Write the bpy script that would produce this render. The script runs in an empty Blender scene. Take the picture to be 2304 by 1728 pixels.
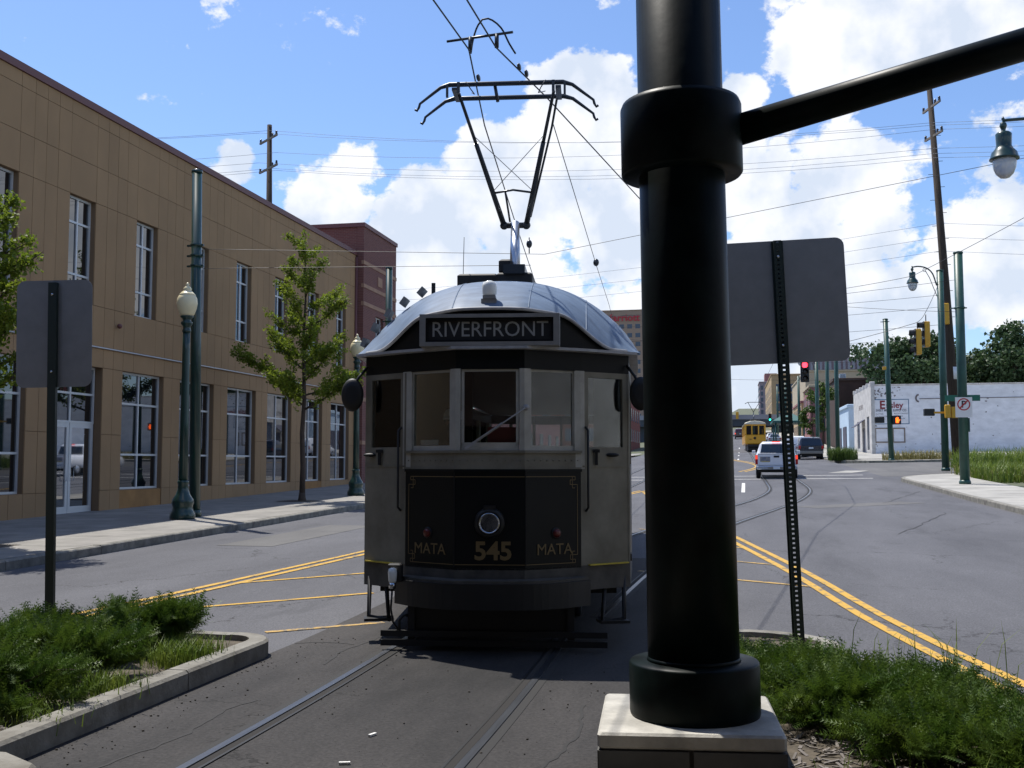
import bpy, bmesh, math, random
from mathutils import Vector, Matrix
R = math.radians
PI = math.pi
rnd = random.Random(7)
S = bpy.context.scene
COL = S.collection

# ------------------------------------------------------------------ camera
cam_d = bpy.data.cameras.new('camera')
cam_d.sensor_width = 36.0
cam_d.lens = 37.5
cam_d.clip_start = 0.05
cam_d.clip_end = 6000
cam = bpy.data.objects.new('camera', cam_d)
cam.location = (0, 0, 1.62)
cam.rotation_euler = (R(90 + 4.194), 0, R(11.55))
COL.objects.link(cam)
S.camera = cam
S.render.resolution_x = 1024
S.render.resolution_y = 768

# ------------------------------------------------------------------ sky, sun, exposure
SUN_TO = Vector((-0.37, 0.31, 1.0)).normalized()       # direction towards the sun
sun_el = math.asin(SUN_TO.z)
W = bpy.data.worlds.new('World')
S.world = W
W.use_nodes = True
def build_world():
    nt = W.node_tree; N = nt.nodes; L = nt.links
    for n in list(N): N.remove(n)
    def nd(t, **k):
        n = N.new(t)
        for a, v in k.items(): setattr(n, a, v)
        return n
    def mth(op, a, b=None, c=None, clamp=False):
        n = nd('ShaderNodeMath', operation=op, use_clamp=clamp)
        for i, v in enumerate((a, b, c)):
            if v is None: continue
            if isinstance(v, (int, float)): n.inputs[i].default_value = v
            else: L.new(v, n.inputs[i])
        return n.outputs[0]
    out = nd('ShaderNodeOutputWorld')
    bg = nd('ShaderNodeBackground')
    sky = nd('ShaderNodeTexSky', sky_type='NISHITA')
    sky.sun_disc = False
    sky.sun_elevation = sun_el
    sky.sun_rotation = math.atan2(SUN_TO.x, SUN_TO.y)
    sky.altitude = 100; sky.air_density = 1.0; sky.dust_density = 0.5; sky.ozone_density = 2.5
    # clouds: noise over the direction, gathered into heaps near the horizon
    tc = nd('ShaderNodeTexCoord')
    sep = nd('ShaderNodeSeparateXYZ'); L.new(tc.outputs['Generated'], sep.inputs[0])
    mp = nd('ShaderNodeMapping'); mp.inputs['Scale'].default_value = (1.0, 1.0, 1.35)
    L.new(tc.outputs['Generated'], mp.inputs[0])
    n1 = nd('ShaderNodeTexNoise'); n1.inputs['Scale'].default_value = 5.0; n1.inputs['Detail'].default_value = 9
    n1.inputs['Roughness'].default_value = 0.56; n1.inputs['Lacunarity'].default_value = 2.1
    L.new(mp.outputs[0], n1.inputs['Vector'])
    n2 = nd('ShaderNodeTexNoise'); n2.inputs['Scale'].default_value = 24.0; n2.inputs['Detail'].default_value = 10
    n2.inputs['Roughness'].default_value = 0.6
    L.new(mp.outputs[0], n2.inputs['Vector'])
    fine = mth('MULTIPLY', mth('SUBTRACT', n2.outputs[0], 0.5), 0.85)
    base = mth('ADD', mth('ADD', mth('MULTIPLY', mth('SUBTRACT', n1.outputs[0], 0.5), 0.7), 0.5), fine)
    # heaps: the clouds seen standing over the street and the ones around the rest of the sky
    def heap(az, el, ra, re, amt):
        d = Vector((math.sin(R(az)) * math.cos(R(el)), math.cos(R(az)) * math.cos(R(el)), math.sin(R(el))))
        dot = nd('ShaderNodeVectorMath', operation='DISTANCE')
        vv = nd('ShaderNodeVectorMath', operation='MULTIPLY')
        k = ra / re
        L.new(tc.outputs['Generated'], vv.inputs[0]); vv.inputs[1].default_value = (1, 1, k)
        L.new(vv.outputs[0], dot.inputs[0]); dot.inputs[1].default_value = (d.x, d.y, d.z * k)
        t = mth('DIVIDE', dot.outputs['Value'], math.sin(R(ra)))
        t = mth('SUBTRACT', 1.0, mth('MULTIPLY', t, t))
        return mth('MULTIPLY', mth('MAXIMUM', t, -1.2), amt)
    hs = [HEAP for HEAP in CLOUD_HEAPS]
    acc = None
    for a in hs:
        v = heap(*a)
        acc = v if acc is None else mth('MAXIMUM', acc, v)
    dens = mth('ADD', base, acc)
    ramp = nd('ShaderNodeMapRange', interpolation_type='SMOOTHSTEP')
    ramp.inputs['From Min'].default_value = 0.50; ramp.inputs['From Max'].default_value = 0.60
    L.new(dens, ramp.inputs['Value'])
    # shading inside the clouds
    n3 = nd('ShaderNodeTexNoise'); n3.inputs['Scale'].default_value = 17.0; n3.inputs['Detail'].default_value = 8
    mp3 = nd('ShaderNodeMapping'); mp3.inputs['Location'].default_value = (0.02, -0.03, 0.06)
    L.new(tc.outputs['Generated'], mp3.inputs[0]); L.new(mp3.outputs[0], n3.inputs['Vector'])
    cr = nd('ShaderNodeMapRange'); cr.inputs['From Min'].default_value = 0.38; cr.inputs['From Max'].default_value = 0.56
    cr.inputs['To Min'].default_value = 0.0; cr.inputs['To Max'].default_value = 1.0; cr.clamp = True
    L.new(n3.outputs[0], cr.inputs['Value'])
    cmix = nd('ShaderNodeMix', data_type='RGBA')
    cmix.inputs['A'].default_value = CLOUD_SHADE; cmix.inputs['B'].default_value = CLOUD_LIT
    L.new(cr.outputs[0], cmix.inputs['Factor'])
    smix = nd('ShaderNodeMix', data_type='RGBA')
    tint = nd('ShaderNodeMix', data_type='RGBA', blend_type='MULTIPLY')
    tint.inputs['Factor'].default_value = 1.0; tint.inputs['B'].default_value = SKY_TINT
    L.new(sky.outputs[0], tint.inputs['A'])
    L.new(mth('MULTIPLY', ramp.outputs[0], 0.96), smix.inputs['Factor'])
    L.new(tint.outputs['Result'], smix.inputs['A']); L.new(cmix.outputs['Result'], smix.inputs['B'])
    L.new(smix.outputs['Result'], bg.inputs['Color'])
    bg.inputs['Strength'].default_value = SKY_STRENGTH
    L.new(bg.outputs[0], out.inputs[0])
SKY_STRENGTH = 0.118
SKY_TINT = (0.98, 1.09, 1.28, 1)
CLOUD_LIT = (7.7, 7.8, 8.1, 1)
CLOUD_SHADE = (5.4, 6.0, 7.0, 1)
# azimuth from +Y to the right, elevation, half width, half height (degrees), weight
CLOUD_HEAPS = [(-21.4, 13.8, 2.7, 2.5, .36), (-20.0, 15.6, 1.8, 1.7, .34), (-26.6, 15.2, 1.2, 1.0, .10), (-16.0, 12.4, 3.8, 3.5, .38), (-7.8, 18.4, 3.9, 3.4, .36), (-11.0, 14.6, 4.8, 4.6, .38), (-13, 9.0, 6.5, 3.2, .30),
               (-17.6, 8, 2.6, 2.6, .2), (-5, 12.5, 4, 5, .3), (-3, 8, 6, 3.5, .28), (1.2, 14.2, 2.6, 2.6, .28), (1.0, 18.6, 1.2, 1.3, .2), (6.4, 13.8, 3.7, 3.0, .28), (4.6, 10.6, 5.4, 3.0, .28), (12.8, 11, 3.2, 3.4, .26),
               (9.6, 8.3, 7, 2.4, .26), (7.2, 21.6, 4.8, 3.4, .26), (12.2, 23.6, 4.4, 4.2, .26), (1.0, 4, 6, 2.6, .24), (18, 9, 5, 4, .26), (19, 22, 5, 5, .26),
               (34, 11, 7, 5, .28), (50, 16, 9, 6, .28), (68, 9, 8, 4, .28), (85, 20, 10, 7, .28), (108, 12, 9, 5, .28), (132, 18, 10, 7, .28), (158, 10, 9, 5, .28), (178, 20, 9, 6, .28),
               (-150, 11, 10, 5, .28), (-125, 20, 9, 6, .28), (-98, 11, 9, 5, .28), (-70, 17, 8, 5, .28), (-48, 9, 6, 4, .26), (60, 48, 10, 8, .22), (150, 46, 10, 8, .22), (-110, 52, 9, 7, .22)]
build_world()

sun_d = bpy.data.lights.new('sun', 'SUN')
sun_d.energy = 5.0
sun_d.angle = R(0.53)
sun_d.color = (1.0, 0.955, 0.88)
sun = bpy.data.objects.new('sun', sun_d)
sun.rotation_euler = (-SUN_TO).to_track_quat('-Z', 'Y').to_euler()
sun.location = (-30, 25, 80)
COL.objects.link(sun)

S.view_settings.view_transform = 'Standard'
S.view_settings.look = 'None'
S.view_settings.exposure = 0.2
S.view_settings.gamma = 1.0
S.view_settings.use_curve_mapping = False

# ------------------------------------------------------------------ helpers
def sm(t):
    return 0.0 if t <= 0 else (t * t / 8 if t < 4 else t - 2)
def h(x, y):
    """height of the ground: the street climbs away from the stop"""
    x = max(-20.0, min(20.0, x))
    return (0.018 + 0.0003 * (x + 3)) * sm(y - 9) + 0.006 * sm(y - 32) + 0.02 * sm(y - 124)

def link(o, parent=None):
    COL.objects.link(o)
    if parent is not None: o.parent = parent
    return o
def tag(o, label, cat, group=None, kind=None):
    if label: o['label'] = label
    if cat: o['category'] = cat
    if group: o['group'] = group
    if kind: o['kind'] = kind
    return o
def thing(name, label, cat, loc=(0, 0, 0), rz=0.0, group=None):
    o = bpy.data.objects.new(name, None)
    o.empty_display_size = 0.2
    o.location = loc; o.rotation_euler = (0, 0, rz)
    link(o)
    return tag(o, label, cat, group)
def copy_tree(o, parent=None):
    c = o.copy(); COL.objects.link(c); c.parent = parent
    for ch in list(o.children): copy_tree(ch, c)
    return c

class MB:
    def __init__(s): s.v = []; s.f = []; s.sm = []
    def add(s, vs, fs, smooth=False):
        b = len(s.v); s.v += [tuple(p) for p in vs]
        for f in fs: s.f.append(tuple(i + b for i in f)); s.sm.append(smooth)
        return s
    def box(s, x0, x1, y0, y1, z0, z1):
        return s.add([(x0,y0,z0),(x1,y0,z0),(x1,y1,z0),(x0,y1,z0),(x0,y0,z1),(x1,y0,z1),(x1,y1,z1),(x0,y1,z1)],
                     [(0,3,2,1),(4,5,6,7),(0,1,5,4),(1,2,6,5),(2,3,7,6),(3,0,4,7)])
    def obox(s, c, ax, ay, az):
        """box from centre and three half-axis vectors"""
        c = Vector(c); ax = Vector(ax); ay = Vector(ay); az = Vector(az)
        P = [c - ax - ay - az, c + ax - ay - az, c + ax + ay - az, c - ax + ay - az, c - ax - ay + az, c + ax - ay + az, c + ax + ay + az, c - ax + ay + az]
        return s.add(P, [(0,3,2,1),(4,5,6,7),(0,1,5,4),(1,2,6,5),(2,3,7,6),(3,0,4,7)])
    def bbox(s, x0, x1, y0, y1, z0, z1, b=0.01):
        """box with chamfered vertical and top/bottom edges"""
        def ring(i, z): return [(x0+i+b,y0+i,z),(x1-i-b,y0+i,z),(x1-i,y0+i+b,z),(x1-i,y1-i-b,z),(x1-i-b,y1-i,z),(x0+i+b,y1-i,z),(x0+i,y1-i-b,z),(x0+i,y0+i+b,z)]
        return s.rings([ring(b, z0), ring(0, z0 + b), ring(0, z1 - b), ring(b, z1)], caps=True)
    def rings(s, rs, caps=True, smooth=False, closed=True):
        b = len(s.v); n = len(rs[0])
        for r in rs: s.v += [tuple(p) for p in r]
        for k in range(len(rs) - 1):
            for i in range(n if closed else n - 1):
                j = (i + 1) % n
                s.f.append((b+k*n+i, b+k*n+j, b+(k+1)*n+j, b+(k+1)*n+i)); s.sm.append(smooth)
        if caps:
            s.f.append(tuple(b + i for i in reversed(range(n)))); s.sm.append(False)
            m = b + (len(rs) - 1) * n
            s.f.append(tuple(m + i for i in range(n))); s.sm.append(False)
        return s
    def tube(s, pts, r, n=8, caps=True):
        pts = [Vector(p) for p in pts]
        rr = r if isinstance(r, (list, tuple)) else [r] * len(pts)
        rings = []; up = None
        for i, p in enumerate(pts):
            if i == 0: d = pts[1] - p
            elif i == len(pts) - 1: d = p - pts[i-1]
            else: d = (pts[i+1] - p).normalized() + (p - pts[i-1]).normalized()
            d.normalize()
            if up is None:
                up = Vector((0, 0, 1)) if abs(d.z) < 0.95 else Vector((0, 1, 0))
            a = d.cross(up).normalized(); u = a.cross(d).normalized(); up = u
            rings.append([p + (a * math.cos(2*PI*k/n) + u * math.sin(2*PI*k/n)) * rr[i] for k in range(n)])
        return s.rings(rings, caps, smooth=True)
    def cyl(s, p0, p1, r0, r1=None, n=16):
        return s.tube([p0, p1], [r0, r0 if r1 is None else r1], n)
    def lathe(s, prof, c=(0, 0, 0), n=24, smooth=True):
        rs = [[(c[0] + r*math.cos(2*PI*k/n), c[1] + r*math.sin(2*PI*k/n), c[2] + z) for k in range(n)] for r, z in prof]
        return s.rings(rs, True, smooth)
    def sphere(s, c, r, n=12, m=8, sc=(1, 1, 1)):
        rs = []
        for i in range(m + 1):
            t = -PI/2 + PI * (i + 0.02) / (m + 0.04)
            rs.append([(c[0] + r*sc[0]*math.cos(t)*math.cos(2*PI*k/n), c[1] + r*sc[1]*math.cos(t)*math.sin(2*PI*k/n), c[2] + r*sc[2]*math.sin(t)) for k in range(n)])
        return s.rings(rs, True, True)
    def wall(s, pts, z0, z1, t=0.03):
        """thick upright band along a plan polyline; outside on the right hand of travel"""
        o = [Vector((p[0], p[1], 0)) for p in pts]; inn = []
        for i, p in enumerate(o):
            a = (o[i] - o[i-1]).normalized() if i else (o[1] - o[0]).normalized()
            b = (o[i+1] - o[i]).normalized() if i < len(o) - 1 else a
            d = (a + b).normalized(); nrm = Vector((-d.y, d.x, 0))
            k = max(0.4, d.dot(a))
            inn.append(p + nrm * (t / k))
        Z0 = z0 if callable(z0) else (lambda p: z0)
        Z1 = z1 if callable(z1) else (lambda p: z1)
        rs = [[(p.x, p.y, Z0(p)), (p.x, p.y, Z1(p)), (q.x, q.y, Z1(p)), (q.x, q.y, Z0(p))] for p, q in zip(o, inn)]
        return s.rings(rs, True)
    def prism(s, poly, d):
        """poly: list of 3D points, extruded by vector d"""
        d = Vector(d); a = [Vector(p) for p in poly]
        return s.rings([a, [p + d for p in a]], True)
    def quad(s, a, b, c, d): return s.add([a, b, c, d], [(0, 1, 2, 3)])
    def build(s, name, mat=None, parent=None, loc=None, recalc=True):
        me = bpy.data.meshes.new(name)
        me.from_pydata(s.v, [], s.f)
        me.polygons.foreach_set('use_smooth', s.sm)
        if recalc and len(s.f) < 60000:
            bm = bmesh.new(); bm.from_mesh(me); bmesh.ops.recalc_face_normals(bm, faces=bm.faces); bm.to_mesh(me); bm.free()
        me.update()
        if mat is not None: me.materials.append(mat if not isinstance(mat, str) else M[mat])
        o = bpy.data.objects.new(name, me)
        if loc is not None: o.location = loc
        return link(o, parent)

def from_mesh(name, me, parent=None, loc=None, rot=None, scale=None):
    o = bpy.data.objects.new(name, me)
    if loc is not None: o.location = loc
    if rot is not None: o.rotation_euler = rot
    if scale is not None: o.scale = scale
    return link(o, parent)

def text(name, body, size, mat, parent, loc, rot, extrude=0.003, sx=1.0, align='CENTER', bold=0.0, shear=0.0):
    cu = bpy.data.curves.new(name, 'FONT')
    cu.body = body; cu.size = size; cu.extrude = extrude; cu.align_x = align; cu.align_y = 'CENTER'
    cu.offset = bold; cu.shear = shear; cu.resolution_u = 3
    tmp = bpy.data.objects.new(name, cu)
    COL.objects.link(tmp)
    dg = bpy.context.evaluated_depsgraph_get()
    me = bpy.data.meshes.new_from_object(tmp.evaluated_get(dg))
    bpy.data.objects.remove(tmp)
    me.materials.clear(); me.materials.append(M[mat])
    return from_mesh(name, me, parent, loc, rot, (sx, 1, 1))

# ------------------------------------------------------------------ materials
M = {}
def mat(name, col, rough=0.6, metal=0.0, var=0.0, scale=6.0, bump=0.0, bscale=None, col2=None, spec=0.5, coat=0.0, orand=0.0, stretch=(1, 1, 1), emit=None, estr=0.0, trans=0.0):
    m = bpy.data.materials.new(name); m.use_nodes = True
    nt = m.node_tree; N = nt.nodes; L = nt.links
    b = N['Principled BSDF']
    b.inputs['Base Color'].default_value = (*col, 1); b.inputs['Roughness'].default_value = rough
    b.inputs['Metallic'].default_value = metal; b.inputs['Specular IOR Level'].default_value = spec
    b.inputs['Coat Weight'].default_value = coat
    if trans:
        b.inputs['Transmission Weight'].default_value = trans
    if emit:
        b.inputs['Emission Color'].default_value = (*emit, 1); b.inputs['Emission Strength'].default_value = estr
    if var or bump:
        tc = N.new('ShaderNodeTexCoord'); mp = N.new('ShaderNodeMapping'); mp.inputs['Scale'].default_value = stretch
        L.new(tc.outputs['Object'], mp.inputs[0])
        if var:
            n = N.new('ShaderNodeTexNoise'); n.inputs['Scale'].default_value = scale; n.inputs['Detail'].default_value = 7; n.inputs['Roughness'].default_value = 0.62
            L.new(mp.outputs[0], n.inputs['Vector'])
            cr = N.new('ShaderNodeMapRange'); cr.inputs['From Min'].default_value = 0.3; cr.inputs['From Max'].default_value = 0.7
            L.new(n.outputs[0], cr.inputs['Value'])
            mx = N.new('ShaderNodeMix'); mx.data_type = 'RGBA'
            c2 = col2 if col2 else tuple(c * (1 - var) for c in col)
            c1 = col if col2 else tuple(min(1, c * (1 + var * 0.5)) for c in col)
            mx.inputs['A'].default_value = (*c2, 1); mx.inputs['B'].default_value = (*c1, 1)
            L.new(cr.outputs[0], mx.inputs['Factor']); L.new(mx.outputs['Result'], b.inputs['Base Color'])
        if orand:
            oi = N.new('ShaderNodeObjectInfo'); rr = N.new('ShaderNodeMapRange'); rr.inputs['To Min'].default_value = 1 - orand; rr.inputs['To Max'].default_value = 1 + orand * .6
            L.new(oi.outputs['Random'], rr.inputs['Value']); mo = N.new('ShaderNodeMix'); mo.data_type = 'RGBA'; mo.blend_type = 'MULTIPLY'; mo.inputs['Factor'].default_value = 1
            L.new(mx.outputs['Result'], mo.inputs['A']); L.new(rr.outputs[0], mo.inputs['B']); L.new(mo.outputs['Result'], b.inputs['Base Color'])
        if bump:
            n2 = N.new('ShaderNodeTexNoise'); n2.inputs['Scale'].default_value = bscale or scale * 5; n2.inputs['Detail'].default_value = 5
            L.new(mp.outputs[0], n2.inputs['Vector'])
            bp = N.new('ShaderNodeBump'); bp.inputs['Strength'].default_value = bump; bp.inputs['Distance'].default_value = 0.01
            L.new(n2.outputs[0], bp.inputs['Height']); L.new(bp.outputs[0], b.inputs['Normal'])
    M[name] = m
    return m

def asphalt(name, c_lo, c_hi, grain, cracks=0.0, patch=(0.3, 0.7), speck=0.25):
    m = bpy.data.materials.new(name); m.use_nodes = True
    nt = m.node_tree; N = nt.nodes; L = nt.links; b = N['Principled BSDF']
    b.inputs['Roughness'].default_value = 0.85; b.inputs['Specular IOR Level'].default_value = 0.3
    tc = N.new('ShaderNodeTexCoord')
    def noise(sc, det, ro=0.6, st=None):
        n = N.new('ShaderNodeTexNoise'); n.inputs['Scale'].default_value = sc; n.inputs['Detail'].default_value = det; n.inputs['Roughness'].default_value = ro
        if st:
            mp = N.new('ShaderNodeMapping'); mp.inputs['Scale'].default_value = st
            L.new(tc.outputs['Object'], mp.inputs[0]); L.new(mp.outputs[0], n.inputs['Vector'])
        else: L.new(tc.outputs['Object'], n.inputs['Vector'])
        return n
    big = noise(0.35, 6, 0.65, (1.6, 0.5, 1)); fine = noise(grain, 3, 0.8)
    r = N.new('ShaderNodeMapRange'); r.inputs['From Min'].default_value = patch[0]; r.inputs['From Max'].default_value = patch[1]; L.new(big.outputs[0], r.inputs['Value'])
    mx = N.new('ShaderNodeMix'); mx.data_type = 'RGBA'; mx.inputs['A'].default_value = (*c_lo, 1); mx.inputs['B'].default_value = (*c_hi, 1); L.new(r.outputs[0], mx.inputs['Factor'])
    r2 = N.new('ShaderNodeMapRange'); r2.inputs['From Min'].default_value = 0.3; r2.inputs['From Max'].default_value = 0.72; r2.inputs['To Min'].default_value = 1 - speck; r2.inputs['To Max'].default_value = 1 + speck * 1.3; L.new(fine.outputs[0], r2.inputs['Value'])
    mu = N.new('ShaderNodeMix'); mu.data_type = 'RGBA'; mu.blend_type = 'MULTIPLY'; mu.inputs['Factor'].default_value = 1
    L.new(mx.outputs['Result'], mu.inputs['A']); L.new(r2.outputs[0], mu.inputs['B'])
    last = mu.outputs['Result']
    sn = noise(0.9, 8, 0.7, (1.0, 0.22, 1)); sr = N.new('ShaderNodeMapRange'); sr.inputs['From Min'].default_value = 0.56; sr.inputs['From Max'].default_value = 0.74; sr.inputs['To Max'].default_value = 0.5; L.new(sn.outputs[0], sr.inputs['Value'])
    sx = N.new('ShaderNodeMix'); sx.data_type = 'RGBA'; sx.inputs['B'].default_value = (*[c * .45 for c in c_lo], 1); L.new(sr.outputs[0], sx.inputs['Factor']); L.new(last, sx.inputs['A']); last = sx.outputs['Result']
    if cracks:
        wob = noise(1.4, 5, 0.7)
        ad = N.new('ShaderNodeMix'); ad.data_type = 'RGBA'; ad.blend_type = 'ADD'; ad.inputs['Factor'].default_value = 0.9
        L.new(tc.outputs['Object'], ad.inputs['A']); L.new(wob.outputs['Color'], ad.inputs['B'])
        vo = N.new('ShaderNodeTexVoronoi'); vo.feature = 'DISTANCE_TO_EDGE'; vo.inputs['Scale'].default_value = 0.33
        L.new(ad.outputs['Result'], vo.inputs['Vector'])
        gate = noise(0.5, 3)
        lt = N.new('ShaderNodeMapRange'); lt.inputs['From Min'].default_value = 0.0; lt.inputs['From Max'].default_value = 0.006; lt.inputs['To Min'].default_value = 1; lt.inputs['To Max'].default_value = 0; L.new(vo.outputs['Distance'], lt.inputs['Value'])
        gt = N.new('ShaderNodeMapRange'); gt.inputs['From Min'].default_value = 0.46; gt.inputs['From Max'].default_value = 0.56; gt.inputs['To Max'].default_value = cracks; L.new(gate.outputs[0], gt.inputs['Value'])
        mm = N.new('ShaderNodeMath'); mm.operation = 'MULTIPLY'; L.new(lt.outputs[0], mm.inputs[0]); L.new(gt.outputs[0], mm.inputs[1])
        ck = N.new('ShaderNodeMix'); ck.data_type = 'RGBA'; ck.inputs['B'].default_value = (0.012, 0.011, 0.01, 1)
        L.new(mm.outputs[0], ck.inputs['Factor']); L.new(last, ck.inputs['A']); last = ck.outputs['Result']
    L.new(last, b.inputs['Base Color'])
    bp = N.new('ShaderNodeBump'); bp.inputs['Strength'].default_value = 0.35; bp.inputs['Distance'].default_value = 0.006
    L.new(fine.outputs[0], bp.inputs['Height']); L.new(bp.outputs[0], b.inputs['Normal'])
    M[name] = m

def worn_paint(name, col, under, wear=0.5):
    """road paint, worn through to the asphalt in specks"""
    m = bpy.data.materials.new(name); m.use_nodes = True
    nt = m.node_tree; N = nt.nodes; L = nt.links; b = N['Principled BSDF']; b.inputs['Roughness'].default_value = 0.7
    tc = N.new('ShaderNodeTexCoord')
    n = N.new('ShaderNodeTexNoise'); n.inputs['Scale'].default_value = 7; n.inputs['Detail'].default_value = 10; n.inputs['Roughness'].default_value = 0.75
    L.new(tc.outputs['Object'], n.inputs['Vector'])
    r = N.new('ShaderNodeMapRange'); r.inputs['From Min'].default_value = wear; r.inputs['From Max'].default_value = wear + 0.07; L.new(n.outputs[0], r.inputs['Value'])
    mx = N.new('ShaderNodeMix'); mx.data_type = 'RGBA'; mx.inputs['A'].default_value = (*col, 1); mx.inputs['B'].default_value = (*under, 1)
    L.new(r.outputs[0], mx.inputs['Factor']); L.new(mx.outputs['Result'], b.inputs['Base Color'])
    M[name] = m

def glass_mat(name, tint, refl, dark=None, rough=0.02):
    """window glass: reflects by angle, shows what lies behind through a tint"""
    m = bpy.data.materials.new(name); m.use_nodes = True
    nt = m.node_tree; N = nt.nodes; L = nt.links
    for n in list(N): N.remove(n)
    out = N.new('ShaderNodeOutputMaterial'); gl = N.new('ShaderNodeBsdfGlossy'); gl.inputs['Roughness'].default_value = rough; gl.inputs['Color'].default_value = (0.95, 0.97, 1, 1)
    if dark is None:
        tr = N.new('ShaderNodeBsdfTransparent'); tr.inputs['Color'].default_value = (*tint, 1)
    else:
        tr = N.new('ShaderNodeBsdfDiffuse'); tr.inputs['Color'].default_value = (*dark, 1)
    fr = N.new('ShaderNodeFresnel'); fr.inputs['IOR'].default_value = 1.5
    mp = N.new('ShaderNodeMapRange'); mp.inputs['To Min'].default_value = refl; mp.inputs['To Max'].default_value = 1.0; L.new(fr.outputs[0], mp.inputs['Value'])
    mx = N.new('ShaderNodeMixShader'); L.new(mp.outputs[0], mx.inputs[0]); L.new(tr.outputs[0], mx.inputs[1]); L.new(gl.outputs[0], mx.inputs[2])
    L.new(mx.outputs[0], out.inputs[0])
    M[name] = m

def leaf_mat(name, c1, c2, transl=0.35):
    m = bpy.data.materials.new(name); m.use_nodes = True
    nt = m.node_tree; N = nt.nodes; L = nt.links; b = N['Principled BSDF']; b.inputs['Roughness'].default_value = 0.55
    b.inputs['Specular IOR Level'].default_value = 0.35
    tc = N.new('ShaderNodeTexCoord'); n = N.new('ShaderNodeTexNoise'); n.inputs['Scale'].default_value = 5; n.inputs['Detail'].default_value = 4
    L.new(tc.outputs['Object'], n.inputs['Vector'])
    r = N.new('ShaderNodeMapRange'); r.inputs['From Min'].default_value = 0.3; r.inputs['From Max'].default_value = 0.7; L.new(n.outputs[0], r.inputs['Value'])
    mx = N.new('ShaderNodeMix'); mx.data_type = 'RGBA'; mx.inputs['A'].default_value = (*c1, 1); mx.inputs['B'].default_value = (*c2, 1); L.new(r.outputs[0], mx.inputs['Factor'])
    L.new(mx.outputs['Result'], b.inputs['Base Color'])
    tl = N.new('ShaderNodeBsdfTranslucent'); L.new(mx.outputs['Result'], tl.inputs['Color'])
    ms = N.new('ShaderNodeMixShader'); ms.inputs[0].default_value = transl
    L.new(b.outputs[0], ms.inputs[1]); L.new(tl.outputs[0], ms.inputs[2]); L.new(ms.outputs[0], N['Material Output'].inputs[0])
    M[name] = m

asphalt('road', (0.070, 0.070, 0.077), (0.112, 0.112, 0.121), 55, 0.85, speck=0.45)
asphalt('track_asphalt', (0.016, 0.0155, 0.0155), (0.050, 0.046, 0.044), 40, 0.95, (0.36, 0.62), speck=0.4)
asphalt('side_street', (0.09, 0.088, 0.088), (0.14, 0.136, 0.13), 50, 0.4)
mat('concrete', (0.27, 0.258, 0.225), 0.85, var=0.5, scale=4.0, bump=0.7, bscale=30, col2=(0.12, 0.108, 0.085))
mat('concrete_kerb', (0.235, 0.222, 0.19), 0.9, var=0.55, scale=5.0, bump=0.5, bscale=45)
mat('sidewalk', (0.255, 0.24, 0.215), 0.85, var=0.35, scale=1.3, bump=0.2, bscale=70)
mat('pale_sidewalk', (0.36, 0.345, 0.31), 0.85, var=0.35, scale=0.8, bump=0.2, bscale=60)
mat('dirt', (0.13, 0.105, 0.075), 0.95, var=0.6, scale=9, bump=0.8, bscale=50, col2=(0.05, 0.042, 0.03))
mat('ground', (0.12, 0.12, 0.085), 0.95, var=0.5, scale=0.2, col2=(0.07, 0.085, 0.035))
mat('paver', (0.23, 0.085, 0.065), 0.85, var=0.4, scale=8, bump=0.4)
worn_paint('yellow_paint', (0.52, 0.30, 0.03), (0.11, 0.10, 0.08), 0.535)
worn_paint('yellow_faded', (0.47, 0.29, 0.07), (0.115, 0.105, 0.09), 0.475)
worn_paint('white_paint', (0.62, 0.61, 0.58), (0.15, 0.15, 0.15), 0.57)
mat('rail_steel', (0.17, 0.18, 0.20), 0.36, 0.9, var=0.25, scale=3, stretch=(8, 0.4, 1))
mat('groove', (0.02, 0.018, 0.016), 0.95)
mat('tar', (0.016, 0.015, 0.014), 0.8)
mat('debris', (0.06, 0.052, 0.042), 0.9)
mat('litter', (0.75, 0.74, 0.70), 0.7)
# building skins
mat('tan_panel', (0.355, 0.222, 0.112), 0.85, var=0.12, scale=0.8, bump=0.12, bscale=90, stretch=(1, 1, 0.6), orand=0.045)
mat('tan_joint', (0.20, 0.128, 0.072), 0.9)
mat('rust_panel', (0.36, 0.185, 0.062), 0.8, var=0.3, scale=1.2)
mat('coping', (0.15, 0.058, 0.055), 0.55)
mat('brick_wall', (0.20, 0.080, 0.062), 0.9, var=0.25, scale=1.5, bump=0.3, bscale=30)
mat('stone_band', (0.37, 0.22, 0.145), 0.85, var=0.2, scale=2)
mat('window_frame', (0.62, 0.63, 0.64), 0.45, 0.3)
glass_mat('dark_glass', None, 0.10, dark=(0.006, 0.008, 0.011))
glass_mat('door_glass', None, 0.34, dark=(0.012, 0.015, 0.018))
glass_mat('tram_glass', (0.86, 0.89, 0.87), 0.0)
glass_mat('car_glass', None, 0.05, dark=(0.008, 0.010, 0.012))
mat('conduit', (0.52, 0.52, 0.53), 0.4, 0.5)
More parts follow.
